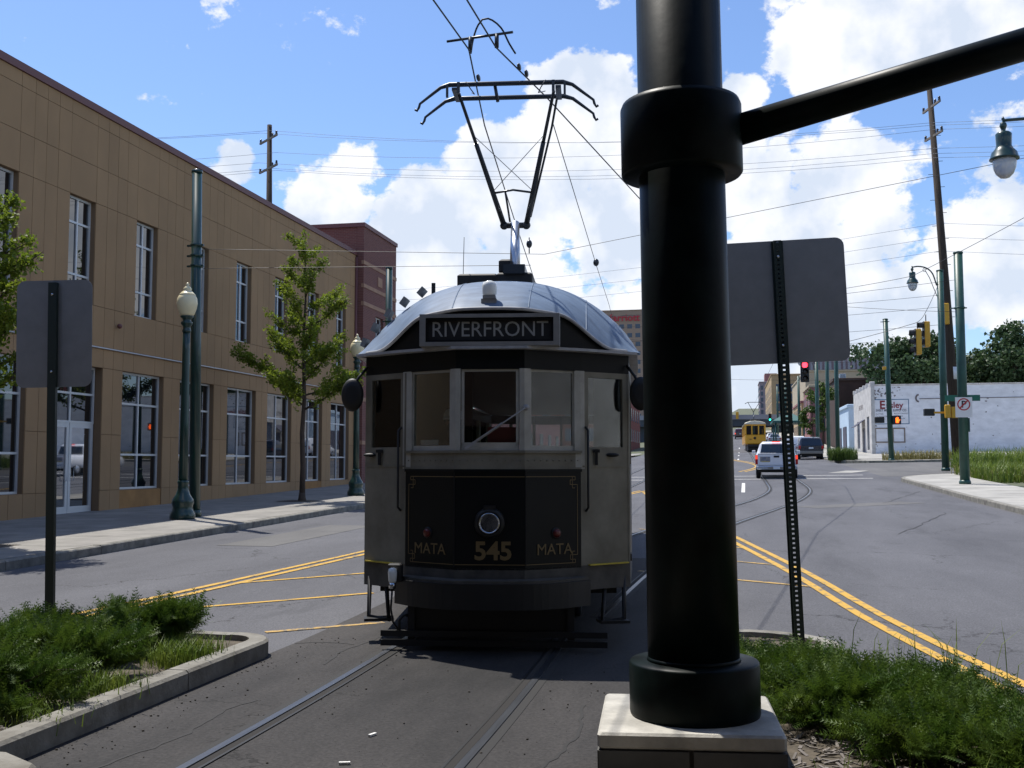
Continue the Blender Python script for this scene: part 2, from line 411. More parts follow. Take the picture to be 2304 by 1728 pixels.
# metal things
mat('green_metal', (0.006, 0.036, 0.028), 0.32, 0.0, var=0.25, scale=4, coat=0.4)
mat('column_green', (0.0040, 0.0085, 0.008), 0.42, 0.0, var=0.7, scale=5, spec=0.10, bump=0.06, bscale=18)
mat('pole_green', (0.018, 0.075, 0.060), 0.45, var=0.3, scale=3)
mat('black_metal', (0.010, 0.010, 0.010), 0.45)
mat('sign_back', (0.25, 0.25, 0.245), 0.5, 0.35, var=0.12, scale=6)
mat('sign_edge', (0.5, 0.5, 0.5), 0.4, 0.6)
mat('post_green', (0.012, 0.022, 0.016), 0.5)
mat('plinth_stone', (0.46, 0.44, 0.39), 0.85, var=0.45, scale=4, bump=0.4, bscale=35)
mat('plinth_panel', (0.10, 0.098, 0.092), 0.8, var=0.2, scale=5)
mat('globe_cream', (0.80, 0.70, 0.44), 0.3, var=0.1, scale=4)
mat('lamp_glass', (0.62, 0.64, 0.66), 0.12, trans=0.35)
mat('wire', (0.012, 0.012, 0.014), 0.5)
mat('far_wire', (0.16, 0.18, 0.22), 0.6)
mat('wood_pole', (0.055, 0.040, 0.030), 0.95, var=0.5, scale=4, stretch=(6, 6, 0.5), bump=0.5)
mat('weathered_wood', (0.23, 0.205, 0.185), 0.95, var=0.4, scale=5)
mat('insulator', (0.03, 0.022, 0.02), 0.25)
# tram
mat('tram_green', (0.0055, 0.0070, 0.0075), 0.40, var=0.25, scale=2, spec=0.22)
mat('tram_cream', (0.25, 0.235, 0.185), 0.6, spec=0.25, var=0.26, scale=2.3, col2=(0.135, 0.122, 0.09), bump=0.04, bscale=14)
mat('tram_sill', (0.075, 0.07, 0.06), 0.7, var=0.5, scale=6)
mat('tram_roof', (0.14, 0.19, 0.265), 0.52, 0.0, var=0.3, scale=4, stretch=(1, 3, 1), spec=0.25)
mat('tram_rim', (0.36, 0.36, 0.36), 0.5, 0.0, var=0.3, scale=8)
mat('tram_box', (0.22, 0.215, 0.20), 0.6, var=0.2, scale=6)
mat('tram_black', (0.008, 0.008, 0.008), 0.55, var=0.3, scale=9)
mat('tram_interior', (0.035, 0.026, 0.018), 0.7)
mat('seat_wood', (0.10, 0.055, 0.025), 0.6)
mat('gold', (0.17, 0.115, 0.045), 0.6)
mat('tram_window_cream', (0.40, 0.385, 0.33), 0.55, var=0.25, scale=5)
mat('sign_letter', (0.30, 0.30, 0.28), 0.7)
mat('chrome', (0.55, 0.57, 0.60), 0.12, 1.0)
mat('lens', (0.40, 0.44, 0.50), 0.1, 0.3)
mat('red_lens', (0.11, 0.010, 0.007), 0.3)
mat('amber', (0.75, 0.35, 0.05), 0.3)
mat('clear_lamp', (0.80, 0.82, 0.78), 0.15)
mat('step_yellow', (0.55, 0.42, 0.04), 0.6, var=0.4, scale=8)
mat('silver_tube', (0.50, 0.53, 0.58), 0.3, 0.85)
mat('pan_grey', (0.035, 0.042, 0.050), 0.35, 0.4)
mat('pink_notice', (0.42, 0.12, 0.13), 0.7)
mat('white_paper', (0.75, 0.76, 0.80), 0.8)
mat('skin', (0.25, 0.13, 0.08), 0.6)
mat('dark_cloth', (0.012, 0.013, 0.02), 0.9)
# vehicles
mat('car_white', (0.78, 0.79, 0.82), 0.25, coat=0.6)
mat('car_dark', (0.016, 0.018, 0.030), 0.25, coat=0.6)
mat('car_red', (0.06, 0.012, 0.014), 0.25, coat=0.6)
mat('car_silver', (0.42, 0.46, 0.52), 0.25, 0.5, coat=0.5)
mat('tyre', (0.012, 0.012, 0.012), 0.9)
mat('plastic_grey', (0.20, 0.19, 0.17), 0.6)
mat('tail_red', (0.40, 0.015, 0.015), 0.2)
mat('tail_lit', (0.7, 0.03, 0.02), 0.3, emit=(1.0, 0.07, 0.03), estr=0.9)
mat('plate', (0.6, 0.65, 0.7), 0.5)
mat('sticker_a', (0.33, 0.30, 0.26), 0.5, var=0.9, scale=9, col2=(0.10, 0.13, 0.22))
mat('sticker_y', (0.55, 0.42, 0.10), 0.5)
mat('trolley_yellow', (0.74, 0.36, 0.015), 0.35, coat=0.3)
mat('trolley_roof', (0.62, 0.58, 0.46), 0.6)
mat('signal_yellow', (0.62, 0.33, 0.02), 0.45)
mat('signal_red', (0.8, 0.02, 0.03), 0.3, emit=(1.0, 0.035, 0.06), estr=4.5)
mat('signal_green', (0.02, 0.7, 0.5), 0.3, emit=(0.03, 1.0, 0.72), estr=3.0)
mat('hand_orange', (0.9, 0.10, 0.01), 0.3, emit=(1.0, 0.12, 0.01), estr=3.5)
mat('signal_off', (0.02, 0.015, 0.012), 0.3)
mat('street_sign', (0.010, 0.13, 0.085), 0.5)
mat('sign_white', (0.72, 0.72, 0.72), 0.6)
mat('sign_red', (0.42, 0.03, 0.035), 0.6)
mat('sign_black', (0.03, 0.025, 0.03), 0.6)
# far buildings
mat('white_brick', (0.80, 0.80, 0.83), 0.85, var=0.17, scale=1.1, bump=0.3, bscale=12, stretch=(1, 1, 2))
mat('white_trim', (0.55, 0.53, 0.51), 0.85, var=0.3, scale=2)
mat('flake', (0.16, 0.13, 0.13), 0.9)
mat('wall_blue', (0.13, 0.23, 0.34), 0.8, var=0.4, scale=6)
mat('wall_red', (0.26, 0.035, 0.045), 0.8, var=0.3, scale=6)
mat('wall_dark', (0.07, 0.07, 0.10), 0.8)
mat('board_brown', (0.22, 0.17, 0.14), 0.8)
mat('pale_blue_wall', (0.48, 0.60, 0.72), 0.8, var=0.1, scale=1)
mat('brown_wall', (0.055, 0.030, 0.024), 0.9, var=0.3, scale=1)
mat('red_brick', (0.20, 0.055, 0.04), 0.9, var=0.3, scale=2)
mat('beige_wall', (0.46, 0.38, 0.27), 0.85, var=0.15, scale=0.3)
mat('tan_wall', (0.47, 0.33, 0.18), 0.85, var=0.15, scale=0.3)
mat('rose_wall', (0.30, 0.13, 0.13), 0.85, var=0.15, scale=0.3)
mat('tower_wall', (0.30, 0.24, 0.27), 0.85)
mat('hotel_wall', (0.34, 0.24, 0.185), 0.85)
mat('far_glass', (0.06, 0.08, 0.12), 0.25)
mat('hotel_red', (0.50, 0.03, 0.05), 0.6)
mat('deck_grey', (0.28, 0.29, 0.33), 0.8)
mat('bridge_dark', (0.05, 0.065, 0.085), 0.7)
mat('awning_green', (0.03, 0.11, 0.10), 0.6)
mat('bark', (0.075, 0.055, 0.042), 0.95, var=0.45, scale=9, stretch=(3, 3, 0.6), bump=0.5)
leaf_mat('ginkgo_leaf', (0.095, 0.155, 0.014), (0.24, 0.29, 0.03), 0.5)
leaf_mat('far_leaf', (0.030, 0.062, 0.024), (0.075, 0.12, 0.045), 0.28)
leaf_mat('bush_leaf', (0.040, 0.085, 0.012), (0.10, 0.14, 0.03), 0.3)
leaf_mat('juniper_leaf', (0.030, 0.078, 0.010), (0.120, 0.180, 0.024), 0.28)
leaf_mat('grass_blade', (0.075, 0.14, 0.015), (0.19, 0.24, 0.04), 0.35)
leaf_mat('dry_grass', (0.22, 0.20, 0.07), (0.30, 0.27, 0.12), 0.3)
# ------------------------------------------------------------------ the setting: ground, road, kerbs
def ysteps(y0, y1, d=2.0):
    n = max(1, int(math.ceil((y1 - y0) / d)))
    return [y0 + (y1 - y0) * i / n for i in range(n + 1)]
def sheet(name, xs, ys, dz, m, parent=None, kind='structure'):
    b = MB(); nx = len(xs)
    vs = [(x, y, h(x, y) + dz) for y in ys for x in xs]
    fs = [(j*nx+i, j*nx+i+1, (j+1)*nx+i+1, (j+1)*nx+i) for j in range(len(ys)-1) for i in range(nx-1)]
    b.add(vs, fs)
    o = b.build(name, m, parent)
    if parent is None: o['kind'] = kind
    return o
def resample(pts, d=1.0):
    out = []
    for a, b in zip(pts, pts[1:]):
        a = Vector(a); b = Vector(b); n = max(1, int((b - a).length / d))
        out += [a + (b - a) * i / n for i in range(n)]
    return out + [Vector(pts[-1])]
def spline(pts, d=0.6):
    """smooth curve through plan points"""
    P = [Vector((p[0], p[1])) for p in pts]; P = [P[0] * 2 - P[1]] + P + [P[-1] * 2 - P[-2]]
    out = []
    for i in range(1, len(P) - 2):
        a, b, c, e = P[i-1], P[i], P[i+1], P[i+2]
        n = max(2, int((c - b).length / d))
        for k in range(n):
            t = k / n
            out.append(0.5 * ((2*b) + (c - a)*t + (2*a - 5*b + 4*c - e)*t*t + (3*b - a - 3*c + e)*t**3))
    return out + [P[-2]]
def offset(pts, d):
    out = []
    for i, p in enumerate(pts):
        a = pts[max(0, i-1)]; b = pts[min(len(pts)-1, i+1)]
        t = (b - a).normalized(); out.append(Vector((p.x + t.y * d, p.y - t.x * d)))
    return out
def ribbon(name, pts, w, dz, m, parent=None, thick=0.0):
    """flat (or thin raised) band along plan points, laid on the ground"""
    pts = [Vector((p[0], p[1])) for p in pts]
    l = offset(pts, -w / 2); r = offset(pts, w / 2)
    b = MB()
    if thick:
        b.rings([[(p.x, p.y, h(p.x, p.y) + dz - thick), (p.x, p.y, h(p.x, p.y) + dz), (q.x, q.y, h(q.x, q.y) + dz), (q.x, q.y, h(q.x, q.y) + dz - thick)] for p, q in zip(l, r)], True)
    else:
        b.add([(p.x, p.y, h(p.x, p.y) + dz) for p in l] + [(p.x, p.y, h(p.x, p.y) + dz) for p in r],
              [(i, len(l)+i, len(l)+i+1, i+1) for i in range(len(l)-1)])
    return b.build(name, m, parent)

KX_L, KX_R = -10.35, 6.9
sheet('ground', [-900, -300, -100, -20, 20, 100, 300, 900], ysteps(-60, 40, 5) + ysteps(45, 260, 8) + [300, 400, 600, 1200, 2500], -0.10, 'ground')
sheet('road', [KX_L, -3, KX_R], ysteps(-25, 300, 1.5), 0.0, 'road')
sheet('cross_street', [KX_R, 12, 20, 90], ysteps(52, 73, 2), -0.004, 'side_street')
sheet('cross_street', [-90, -20, -15, KX_L], ysteps(52.5, 70, 2), -0.004, 'side_street')
sheet('road_corner', [KX_R, 12, 16], ysteps(45, 52, 1), -.008, 'road')
sheet('forecourt', [11.5, 20, 70], ysteps(78, 95.4, 2), 0.06, 'pale_sidewalk')

def kerb_run(parent, pts, w=0.16, hgt=0.15, seg=2.4, m='concrete_kerb', inside=1):
    """kerb stones, each its own piece, laid end to end along plan points"""
    pts = resample([(p[0], p[1]) for p in pts], 0.3)
    cur = [pts[0]]; acc = 0
    for a, b in zip(pts, pts[1:]):
        cur.append(b); acc += (b - a).length
        if acc >= seg or b is pts[-1]:
            ln = cur[:]
            ln[0] = ln[0] + (ln[1] - ln[0]).normalized() * 0.006
            ln[-1] = ln[-1] - (ln[-1] - ln[-2]).normalized() * 0.006
            o = offset(ln, -w * inside)
            bb = MB(); jz = rnd.uniform(-0.006, 0.006); e = 0.02; k = e / w
            bb.rings([[(p.x, p.y, h(p.x, p.y) - 0.1), (p.x, p.y, h(p.x, p.y) + hgt + jz - e), (p.x + (q.x-p.x)*k, p.y + (q.y-p.y)*k, h(p.x, p.y) + hgt + jz),
                       (q.x, q.y, h(p.x, p.y) + hgt + jz), (q.x, q.y, h(p.x, p.y) - 0.1)] for p, q in zip(ln, o)], True)
            bb.build('kerb_stone', m, parent)
            cur = [b]; acc = 0

sw = sheet('sidewalk', [-16.6, KX_L - 0.16], ysteps(-12, 50, 2), 0.15, 'sidewalk')
kerb_run(sw, [(KX_L, 50), (KX_L, -6)], inside=-1)
sw2 = sheet('sidewalk', [-16.6, KX_L - 0.16], ysteps(72, 130, 4), 0.15, 'sidewalk')
# right-hand pavement with the rounded corner
def corner_sheet(name, outline, dz, m):
    b = MB(); n = len(outline)
    b.add([(p[0], p[1], h(p[0], p[1]) + dz) for p in outline], [tuple(range(n))])
    o = b.build(name, m); o['kind'] = 'structure'
    return o
arc = [(KX_R + 5.5 - 5.5 * math.cos(t), 46.2 + 5.5 * math.sin(t)) for t in [PI/2 * i / 10 for i in range(11)]]
swr = sheet('sidewalk', [KX_R + 0.16, 9.6], ysteps(-12, 46.2, 2), 0.145, 'pale_sidewalk')
corner_sheet('sidewalk_corner', [(x + 0.1, y - 0.12) for x, y in arc] + [(15.5, 51.5), (15.5, 46.2)], 0.147, 'pale_sidewalk')
kerb_run(swr, [(KX_R, -6)] + [(KX_R, 46.2)] + arc[1:] + [(15, 51.7)], inside=-1)
swf = corner_sheet('sidewalk_corner', [(7.2, 79), (7.5, 76.5), (9, 74.4), (11.5, 73.6), (17, 73.6), (17, 79)], 0.10, 'pale_sidewalk')
swf2 = sheet('sidewalk', [7.0, 11.6], ysteps(78.8, 240, 4), 0.12, 'pale_sidewalk')
kerb_run(swf2, [(6.9, 150), (6.9, 79), (7.4, 76.3), (9, 74.2), (11.5, 73.4), (17, 73.4)][::-1], hgt=0.13, inside=-1, seg=4)
# slab joints on the near pavements: dark narrow gaps between the slabs
jb = MB()
for y in [KY for KY in [16 + 1.83 * i for i in range(19)]]:
    for x0, x1 in ((-16.2, KX_L - 0.18),):
        jb.add([(x0, y, h(x0, y) + 0.153), (x1, y, h(x1, y) + 0.153), (x1, y + 0.015, h(x1, y) + 0.153), (x0, y + 0.015, h(x0, y) + 0.153)], [(0, 1, 2, 3)])
jb.build('slab_joint', 'groove', sw)
jb = MB()
for y in [22 + 1.83 * i for i in range(13)]:
    jb.add([(KX_R + .18, y, h(7, y) + 0.149), (9.6, y, h(9.6, y) + 0.149), (9.6, y + .02, h(9.6, y) + 0.149), (KX_R + .18, y + .02, h(7, y) + 0.149)], [(0, 1, 2, 3)])
jb.build('slab_joint', 'groove', swr)

# ---- tram tracks
main_c = [(-2.155, -8), (-2.155, 2), (-2.155, 7.5), (-2.30, 10.5), (-2.80, 13.8), (-3.50, 17.5), (-4.3, 24.0), (-4.75, 34), (-4.6, 50), (-4.6, 90), (-1.6, 124), (-1.0, 200)]
right_c = [(-2.06, 11.2), (-1.80, 15.7), (-1.35, 20), (-0.62, 24.5), (0.55, 30.0), (1.45, 34.6), (2.08, 40), (2.18, 47), (2.2, 56), (2.45, 80), (2.79, 124), (3.2, 200)]
tb_l = [(-3.85, -8), (-3.85, 9.3), (-3.9, 12), (-4.2, 14), (-4.5, 17)]
b = MB()
lft = resample(tb_l, 1.0)
b.add([(p.x, p.y, h(p.x, p.y) + 0.004) for p in lft] + [(-0.55 - 0.03 * max(0, p.y - 8), p.y, h(-0.6, p.y) + 0.004) for p in lft], [(i, i+len(lft), i+len(lft)+1, i+1) for i in range(len(lft)-1)])
o = b.build('track_bed', 'track_asphalt'); o['kind'] = 'structure'
def rails(name, centre, y0=None):
    c = spline(centre, 0.7)
    for s in (-1, 1):
        r = offset(c, 0.7175 * s)
        o = ribbon(name, r, 0.05, 0.014, 'rail_steel', thick=0.02); o['kind'] = 'structure'
        gpt = offset(c, (0.7175 - 0.056) * s)
        ribbon('flange_groove', gpt, 0.05, 0.0085, 'groove', o)
        ribbon('lip', offset(c, (0.7175 - 0.090) * s), 0.018, 0.011, 'tram_black', o)
        ribbon('tar_seam', offset(c, (0.7175 + 0.055) * s), 0.06, 0.007, 'tar', o)
rails('tram_rail', main_c)
rails('tram_rail', right_c)
# long cracks in the track bed
for k, pts in enumerate([[(-3.25, 4.6), (-3.30, 5.2), (-3.2, 5.9), (-3.26, 6.5), (-3.2, 6.9)], [(-3.2, 8.2), (-3.28, 8.9), (-3.2, 9.6), (-3.35, 10.6), (-3.5, 12)],
                         [(-0.98, 4.4), (-1.02, 5.4), (-0.93, 6.3), (-0.97, 7.2)], [(-3.85, 9.1), (-3.6, 9.2), (-3.3, 9.15)]]):
    p2 = []
    for q in spline(pts, 0.08): p2.append(Vector((q.x + rnd.uniform(-.02, .02), q.y)))
    o = ribbon('asphalt_crack', p2, rnd.uniform(0.018, 0.032), 0.0065, 'tar'); o['kind'] = 'structure'
# crumbs and scraps
b = MB()
for i in range(520):
    x = rnd.uniform(-3.75, -0.7); y = rnd.uniform(4.3, 9.5)
    if rnd.random() < .35: x = -3.75 + abs(rnd.gauss(0, .18))
    s_ = .002 + .008 * rnd.random() ** 3; 
    b.sphere((x, y, .006 + s_ * .3), s_, 5, 3, (1, rnd.uniform(.7, 1.6), .6))
b.build('road_grit', 'debris')['kind'] = 'stuff'
bpy.data.objects['road_grit']['label'] = 'dark grit scattered over the track bed'
for (x, y, a) in [(-2.05, 5.55, .3), (-1.98, 5.4, 1.9), (-2.1, 6.15, 1.2)]:
    c, s_ = math.cos(a), math.sin(a)
    o = MB().obox((x, y, .013), (.03 * c, .03 * s_, 0), (-.009 * s_, .009 * c, 0), (0, 0, .006)).build('paper_scrap', 'litter')
    tag(o, 'small white scrap of paper lying between the rails', 'litter', 'paper scraps on the track bed')

# ---- painted markings (children of the road)
road = bpy.data.objects['road']
def paint(pts, w, m='yellow_paint', dz=0.008):
    return ribbon('painted_line', resample(pts, 0.8), w, dz, m, road)
def dbl(pts, gap=0.11, w=0.105):
    c = spline(pts, 1.0)
    ribbon('painted_line', offset(c, -gap), w, 0.008, 'yellow_paint', road)
    ribbon('painted_line', offset(c, gap), w, 0.008, 'yellow_paint', road)
dbl([(-7.6, 2), (-7.15, 6.5), (-6.82, 9.6), (-6.45, 13.2), (-6.02, 17.2), (-5.4, 24), (-4.4, 32), (-3.2, 40)])
dbl([(3.2, 2.5), (2.55, 5.5), (1.98, 8.4), (1.42, 11.8), (.92, 15.4), (.10, 20.2), (-.9, 26), (-1.9, 31.5), (-3.0, 39)])
for p in ([(-6.62, 10.28), (-4.29, 12.54)], [(-6.38, 13.1), (-5.04, 14.45)], [(-5.95, 17.3), (-4.9, 18.5)]):
    paint(p, 0.09)
paint([(-4.36, 9.62), (-3.45, 10.42)], 0.09, 'yellow_faded')
for y in (14.4, 16.8, 19.3, 21.8, 24.2):
    paint([(-1.3 if y < 20 else -1.9, y + .9), (.92 - (y - 15.4) * .19, y - .45)], 0.09, 'yellow_faded')
# crosswalk, lane dashes, far centre lines
for y in (49.9, 53.6): paint([(-9.8, y), (6.2, y)], 0.30, 'white_paint')
paint([(.42, 38.6), (.52, 46)], 0.13, 'white_paint')
for y in (88, 104, 120, 138): paint([(0.6 + (y - 88) * .01, y), (0.65 + (y-88) * .01, y + 4)], 0.13, 'white_paint')
dbl([(0.6, 60), (1.5, 66), (1.75, 72), (1.2, 80), (-.6, 96), (-1.9, 116)], .16, .13)
b = MB().box(2.9, 5.4, 57.5, 62.5, 0, 0.004)
for pts_, w_, m_ in [([(-8.6, 18), (-8.4, 23)], 1.1, 'side_street'), ([(2.0, 30.5), (5.2, 33)], 1.0, 'side_street')]:
    ribbon('asphalt_patch', resample(pts_, .8), w_, .005, m_, road)
ribbon('concrete_patch', [(5.4, 56.5), (6.6, 59.5)], 1.2, 0.010, 'pale_sidewalk', road)
for (x, y, w_) in [(4.3, 32.5, .02), (3.2, 22, .018)]:
    pts = [Vector((x + rnd.uniform(-.05, .05) + i * .16, y + i * .5)) for i in range(14)]
    ribbon('tar_line', pts, w_, 0.006, 'tar', road)

# ---- planted islands beside the stop
def island(name, outline, kerbs):
    o = corner_sheet(name, outline, 0.095, 'dirt')
    for k in kerbs: kerb_run(o, k, w=0.16, hgt=0.14, seg=1.9, m='concrete', inside=1)
    return o
tip = [(-4.22 + .42 * math.cos(t), 8.36 + .42 * math.sin(t)) for t in [PI/2 * i / 6 for i in range(7)]]
left_out = [(-3.8, 4.9), (-3.8, 8.36)] + tip[1:] + [(-4.8, 8.82), (-5.7, 8.85), (-6.2, 8.6), (-6.45, 7.9), (-6.6, 4.9)]
isl_l = island('planted_island', left_out, [left_out])
tip2 = [(0.15 + .75 * math.cos(t), 9.0 + .85 * math.sin(t)) for t in [PI - PI * i / 10 for i in range(11)]]
right_out = [(-0.60, 3.6), (-0.60, 9.0)] + tip2[1:-1] + [(0.85, 9.0), (1.35, 7.4), (1.95, 5.4), (2.3, 3.6)]
isl_r = island('planted_island', right_out, [right_out[::-1]])
# paved platform corner beside the left island
plat = corner_sheet('platform', [(-7, 3.2), (-3.25, 3.2), (-3.25, 4.5), (-3.4, 4.72), (-3.62, 4.86), (-7, 4.86)], 0.14, 'concrete')
kerb_run(plat, [(-3.2, 3.0), (-3.2, 4.45), (-3.33, 4.74), (-3.6, 4.9), (-7, 4.9)], w=.24, hgt=.16, seg=2.2, m='concrete', inside=1)
pv = MB().bbox(-.097, .097, -.047, .047, 0, .03, .006)
pm = pv.build('paver', 'paver', plat); pme = pm.data
pm.location = (-3.62, 4.3, .145)
k = 0
for i in range(13):
    for j in range(12):
        x = -3.62 - i * .2 + (.1 if j % 2 else 0); y = 4.58 - j * .1
        if x > -3.55 and y > 4.45: continue
        if x + .1 > -3.46: continue
        from_mesh('paver', pme, plat, (x, y, .145 + rnd.uniform(-.003, .003)), (rnd.uniform(-.01, .01), rnd.uniform(-.01, .01), 0))

# ---- planting: junipers, grass
def juniper(loc, rx, ry, rz, n, label, seed):
    rg = random.Random(seed); b = MB(); n = int(n * 2.0); rx *= .98; ry *= .98; rz *= .54 if loc[0] < 0 else .42; n = int(n * 1.25)
    t = thing('juniper_shrub', label, 'shrub', loc, 0, 'junipers in the islands')
    nb = max(12, int(n / 62))
    stems = MB()
    # sprays fan out along arching branches, not from one point
    for k in range(nb):
        a = 2 * PI * k / nb + rg.uniform(-.3, .3); ln = rg.uniform(.28, 1.0); lift = rg.uniform(.22, 1.08)
        root = Vector((rg.uniform(-.1, .1), rg.uniform(-.1, .1), .02))
        pts = [root]
        for i in range(1, 7):
            f = i / 6
            pts.append(Vector((math.cos(a) * rx * ln * f, math.sin(a) * ry * ln * f, rz * lift * math.sin(min(1, f * 1.15) * PI * .55) * (.9 + .2 * rg.random()))))
        stems.tube(pts, [.014 - .0018 * i for i in range(7)], 5)
        for q in range(int(n / nb)):
            f = rg.uniform(.38, 1.0) ** .8; ff = f * 6; i = min(5, int(ff)); p = pts[i].lerp(pts[i+1], ff - i)
            d0 = (pts[i+1] - pts[i]).normalized()
            d = (d0 * rg.uniform(.2, 1.1) + Vector((rg.gauss(0, .42), rg.gauss(0, .42), rg.uniform(.0, 1.1)))).normalized()
            L_ = rg.uniform(.08, .19)
            side = d.cross(Vector((rg.gauss(0, 1), rg.gauss(0, 1), rg.gauss(0, 1)))).normalized()
            p = p + Vector((rg.gauss(0, .034), rg.gauss(0, .034), rg.gauss(0, .022)))
            # one spray: a feathery row of needles either side of a twig
            for s_ in range(7):
                c = p + d * (L_ * s_ / 7); w = .022 * (1 - s_ / 9)
                for sg in (-1, 1):
                    e = c + (d * .8 + side * sg * 1.0).normalized() * (w + .018)
                    b.add([c - d * .003, c + d * .0065, e], [(0, 1, 2)])
            b.add([p - side * .0022, p + side * .0022, p + d * L_], [(0, 1, 2)])
    stems.build('stem', 'bark', t)
    b.build('foliage', 'juniper_leaf', t, recalc=False)
    return t
juniper((-5.15, 6.35, .09), .68, .70, .62, 1250, 'large green juniper beside the left sign post, rearmost in its bed', 1)
juniper((-4.52, 5.92, .09), .62, .55, .50, 900, 'juniper spreading by the paved platform end of the track-side kerb', 2)
juniper((-4.62, 6.85, .09), .62, .62, .56, 1250, 'broad juniper behind the middle of the track-side kerb', 3)
juniper((-5.15, 7.45, .09), .62, .55, .55, 1000, 'juniper growing against the foot of the left sign post', 4)
juniper((-4.58, 7.98, .09), .46, .40, .58, 1100, 'upright juniper at the rounded tip of the kerbed bed', 5)
juniper((-6.05, 6.0, .09), .6, .6, .6, 700, 'juniper at the road side of the left bed', 6)
juniper((.36, 7.7, .09), .60, .62, .44, 1200, 'juniper at the foot of the perforated sign post', 11)
juniper((.62, 6.6, .09), .60, .58, .50, 1200, 'bushy juniper close behind the concrete plinth', 12)
juniper((.98, 7.05, .09), .56, .55, .48, 1200, 'dark juniper between the sign post and the yellow lines', 13)
juniper((1.10, 6.0, .09), .66, .55, .40, 1200, 'low juniper spreading over the mulch beside the plinth', 14)
juniper((1.52, 6.3, .09), .55, .50, .40, 1100, 'low juniper reaching toward the double yellow line', 15)
juniper((1.60, 5.55, .09), .60, .5, .38, 900, 'lowest juniper at the mulch edge', 16)
def blades(b, x, y, z, hh, rg, w=.006, lean=.5):
    a = rg.uniform(0, 2 * PI); l = rg.uniform(.2, 1) * lean * hh
    dx, dy = math.cos(a), math.sin(a); px, py = -dy * w / 2, dx * w / 2
    p1 = (x + dx * l * .35, y + dy * l * .35, z + hh * .65); p2 = (x + dx * l, y + dy * l, z + hh * rg.uniform(.8, 1))
    b.add([(x-px, y-py, z), (x+px, y+py, z), (p1[0]+px*.8, p1[1]+py*.8, p1[2]), (p1[0]-px*.8, p1[1]-py*.8, p1[2]), p2], [(0, 1, 2, 3), (3, 2, 4)])
rg = random.Random(5); b = MB()
for cx, cy, r, n, hh in [(-4.18, 7.75, .22, 800, .20), (-4.15, 7.5, .2, 350, .18), (-4.12, 6.55, .22, 420, .16), (-4.1, 5.75, .25, 250, .12), (-4.6, 5.2, .4, 400, .12),
                         (.05, 8.6, .28, 500, .16), (.0, 7.9, .2, 200, .14), (.85, 5.3, .5, 130, .12), (1.5, 5.2, .5, 100, .2), (1.2, 7.6, .6, 60, .45)]:
    for i in range(n):
        blades(b, cx + rg.gauss(0, r * .55), cy + rg.gauss(0, r * .55), .09, hh * rg.uniform(.45, 1.15), rg, .007, .7)
o = b.build('island_grass', 'grass_blade', recalc=False); tag(o, 'tufts of green grass between the junipers and the kerb', 'grass', kind='stuff')
b = MB()
for i in range(1500):
    if rg.random() < .6: x, y = rg.uniform(.3, 2.0), rg.uniform(4.6, 6.3)
    else: x, y = rg.uniform(-6, -4.0), rg.uniform(5.0, 6.0)
    a = rg.uniform(0, PI); l = rg.uniform(.012, .04); w = rg.uniform(.004, .01); c, s_ = math.cos(a), math.sin(a)
    b.obox((x, y, .1 + rg.uniform(0, .012)), (l * c, l * s_, rg.uniform(-.01, .01)), (-w * s_, w * c, 0), (0, 0, .003))
o = b.build('bark_mulch', 'weathered_wood', recalc=False); tag(o, 'pale bark mulch on the soil under the junipers', 'mulch', kind='stuff')

# ------------------------------------------------------------------ unseen roof over and behind the camera, added to block sky light
mat('shade_roof_wood', (0.035, 0.028, 0.022), 0.8, var=0.3, scale=2)
mat('shade_roof_top', (0.03, 0.06, 0.05), 0.6)
sh = thing('shade_roof', 'dark gabled roof added out of view to keep sky light off the tram front and column', 'shade_roof', (0, 0, 0))
ex0, ex1, rx, ez, rz_ = -6.6, 5.2, -.7, 4.35, 6.3
for sx, x0 in ((-1, ex0), (1, ex1)):
    MB().prism([(x0, -11, ez), (rx, -11, rz_), (rx, -11, rz_ + .18), (x0, -11, ez + .18)], (0, 15.3, 0)).build('roof_slope', 'shade_roof_wood', sh)
    for y in (-10, -5, 0): MB().bbox(x0 * .88 - .12, x0 * .88 + .12, y - .12, y + .12, 0, ez + .2, .02).build('post', 'shade_roof_wood', sh)
for k in range(8):
    y = -10.8 + k * 2.1; MB().box(ex0 + .2, ex1 - .2, y - .06, y + .06, ez - .05, ez + .15).build('tie_beam', 'shade_roof_wood', sh)
MB().prism([(ex0 + .3, -10.9, ez + .1), (ex1 - .3, -10.9, ez + .1), (rx, -10.9, rz_)], (0, .1, 0)).build('gable_end', 'shade_roof_wood', sh)
MB().box(ex0 + .3, ex1 - .3, -11.2, -11.0, .2, 2.6).build('screen_wall', 'shade_roof_wood', sh)
rb_ = thing('brick_building', 'plain brick building added out of view behind the camera to block sky light', 'building')  # unseen block, added to cut the sky light reaching the tram front
MB().box(-32, 30, -34, -24, -.3, 11).build('wall', 'brown_wall', rb_)
for k in range(14):
    for z in (2, 6): MB().box(-29 + k * 4.2, -27.4 + k * 4.2, -24.02, -23.95, z, z + 2.2).build('window', 'far_glass', rb_)
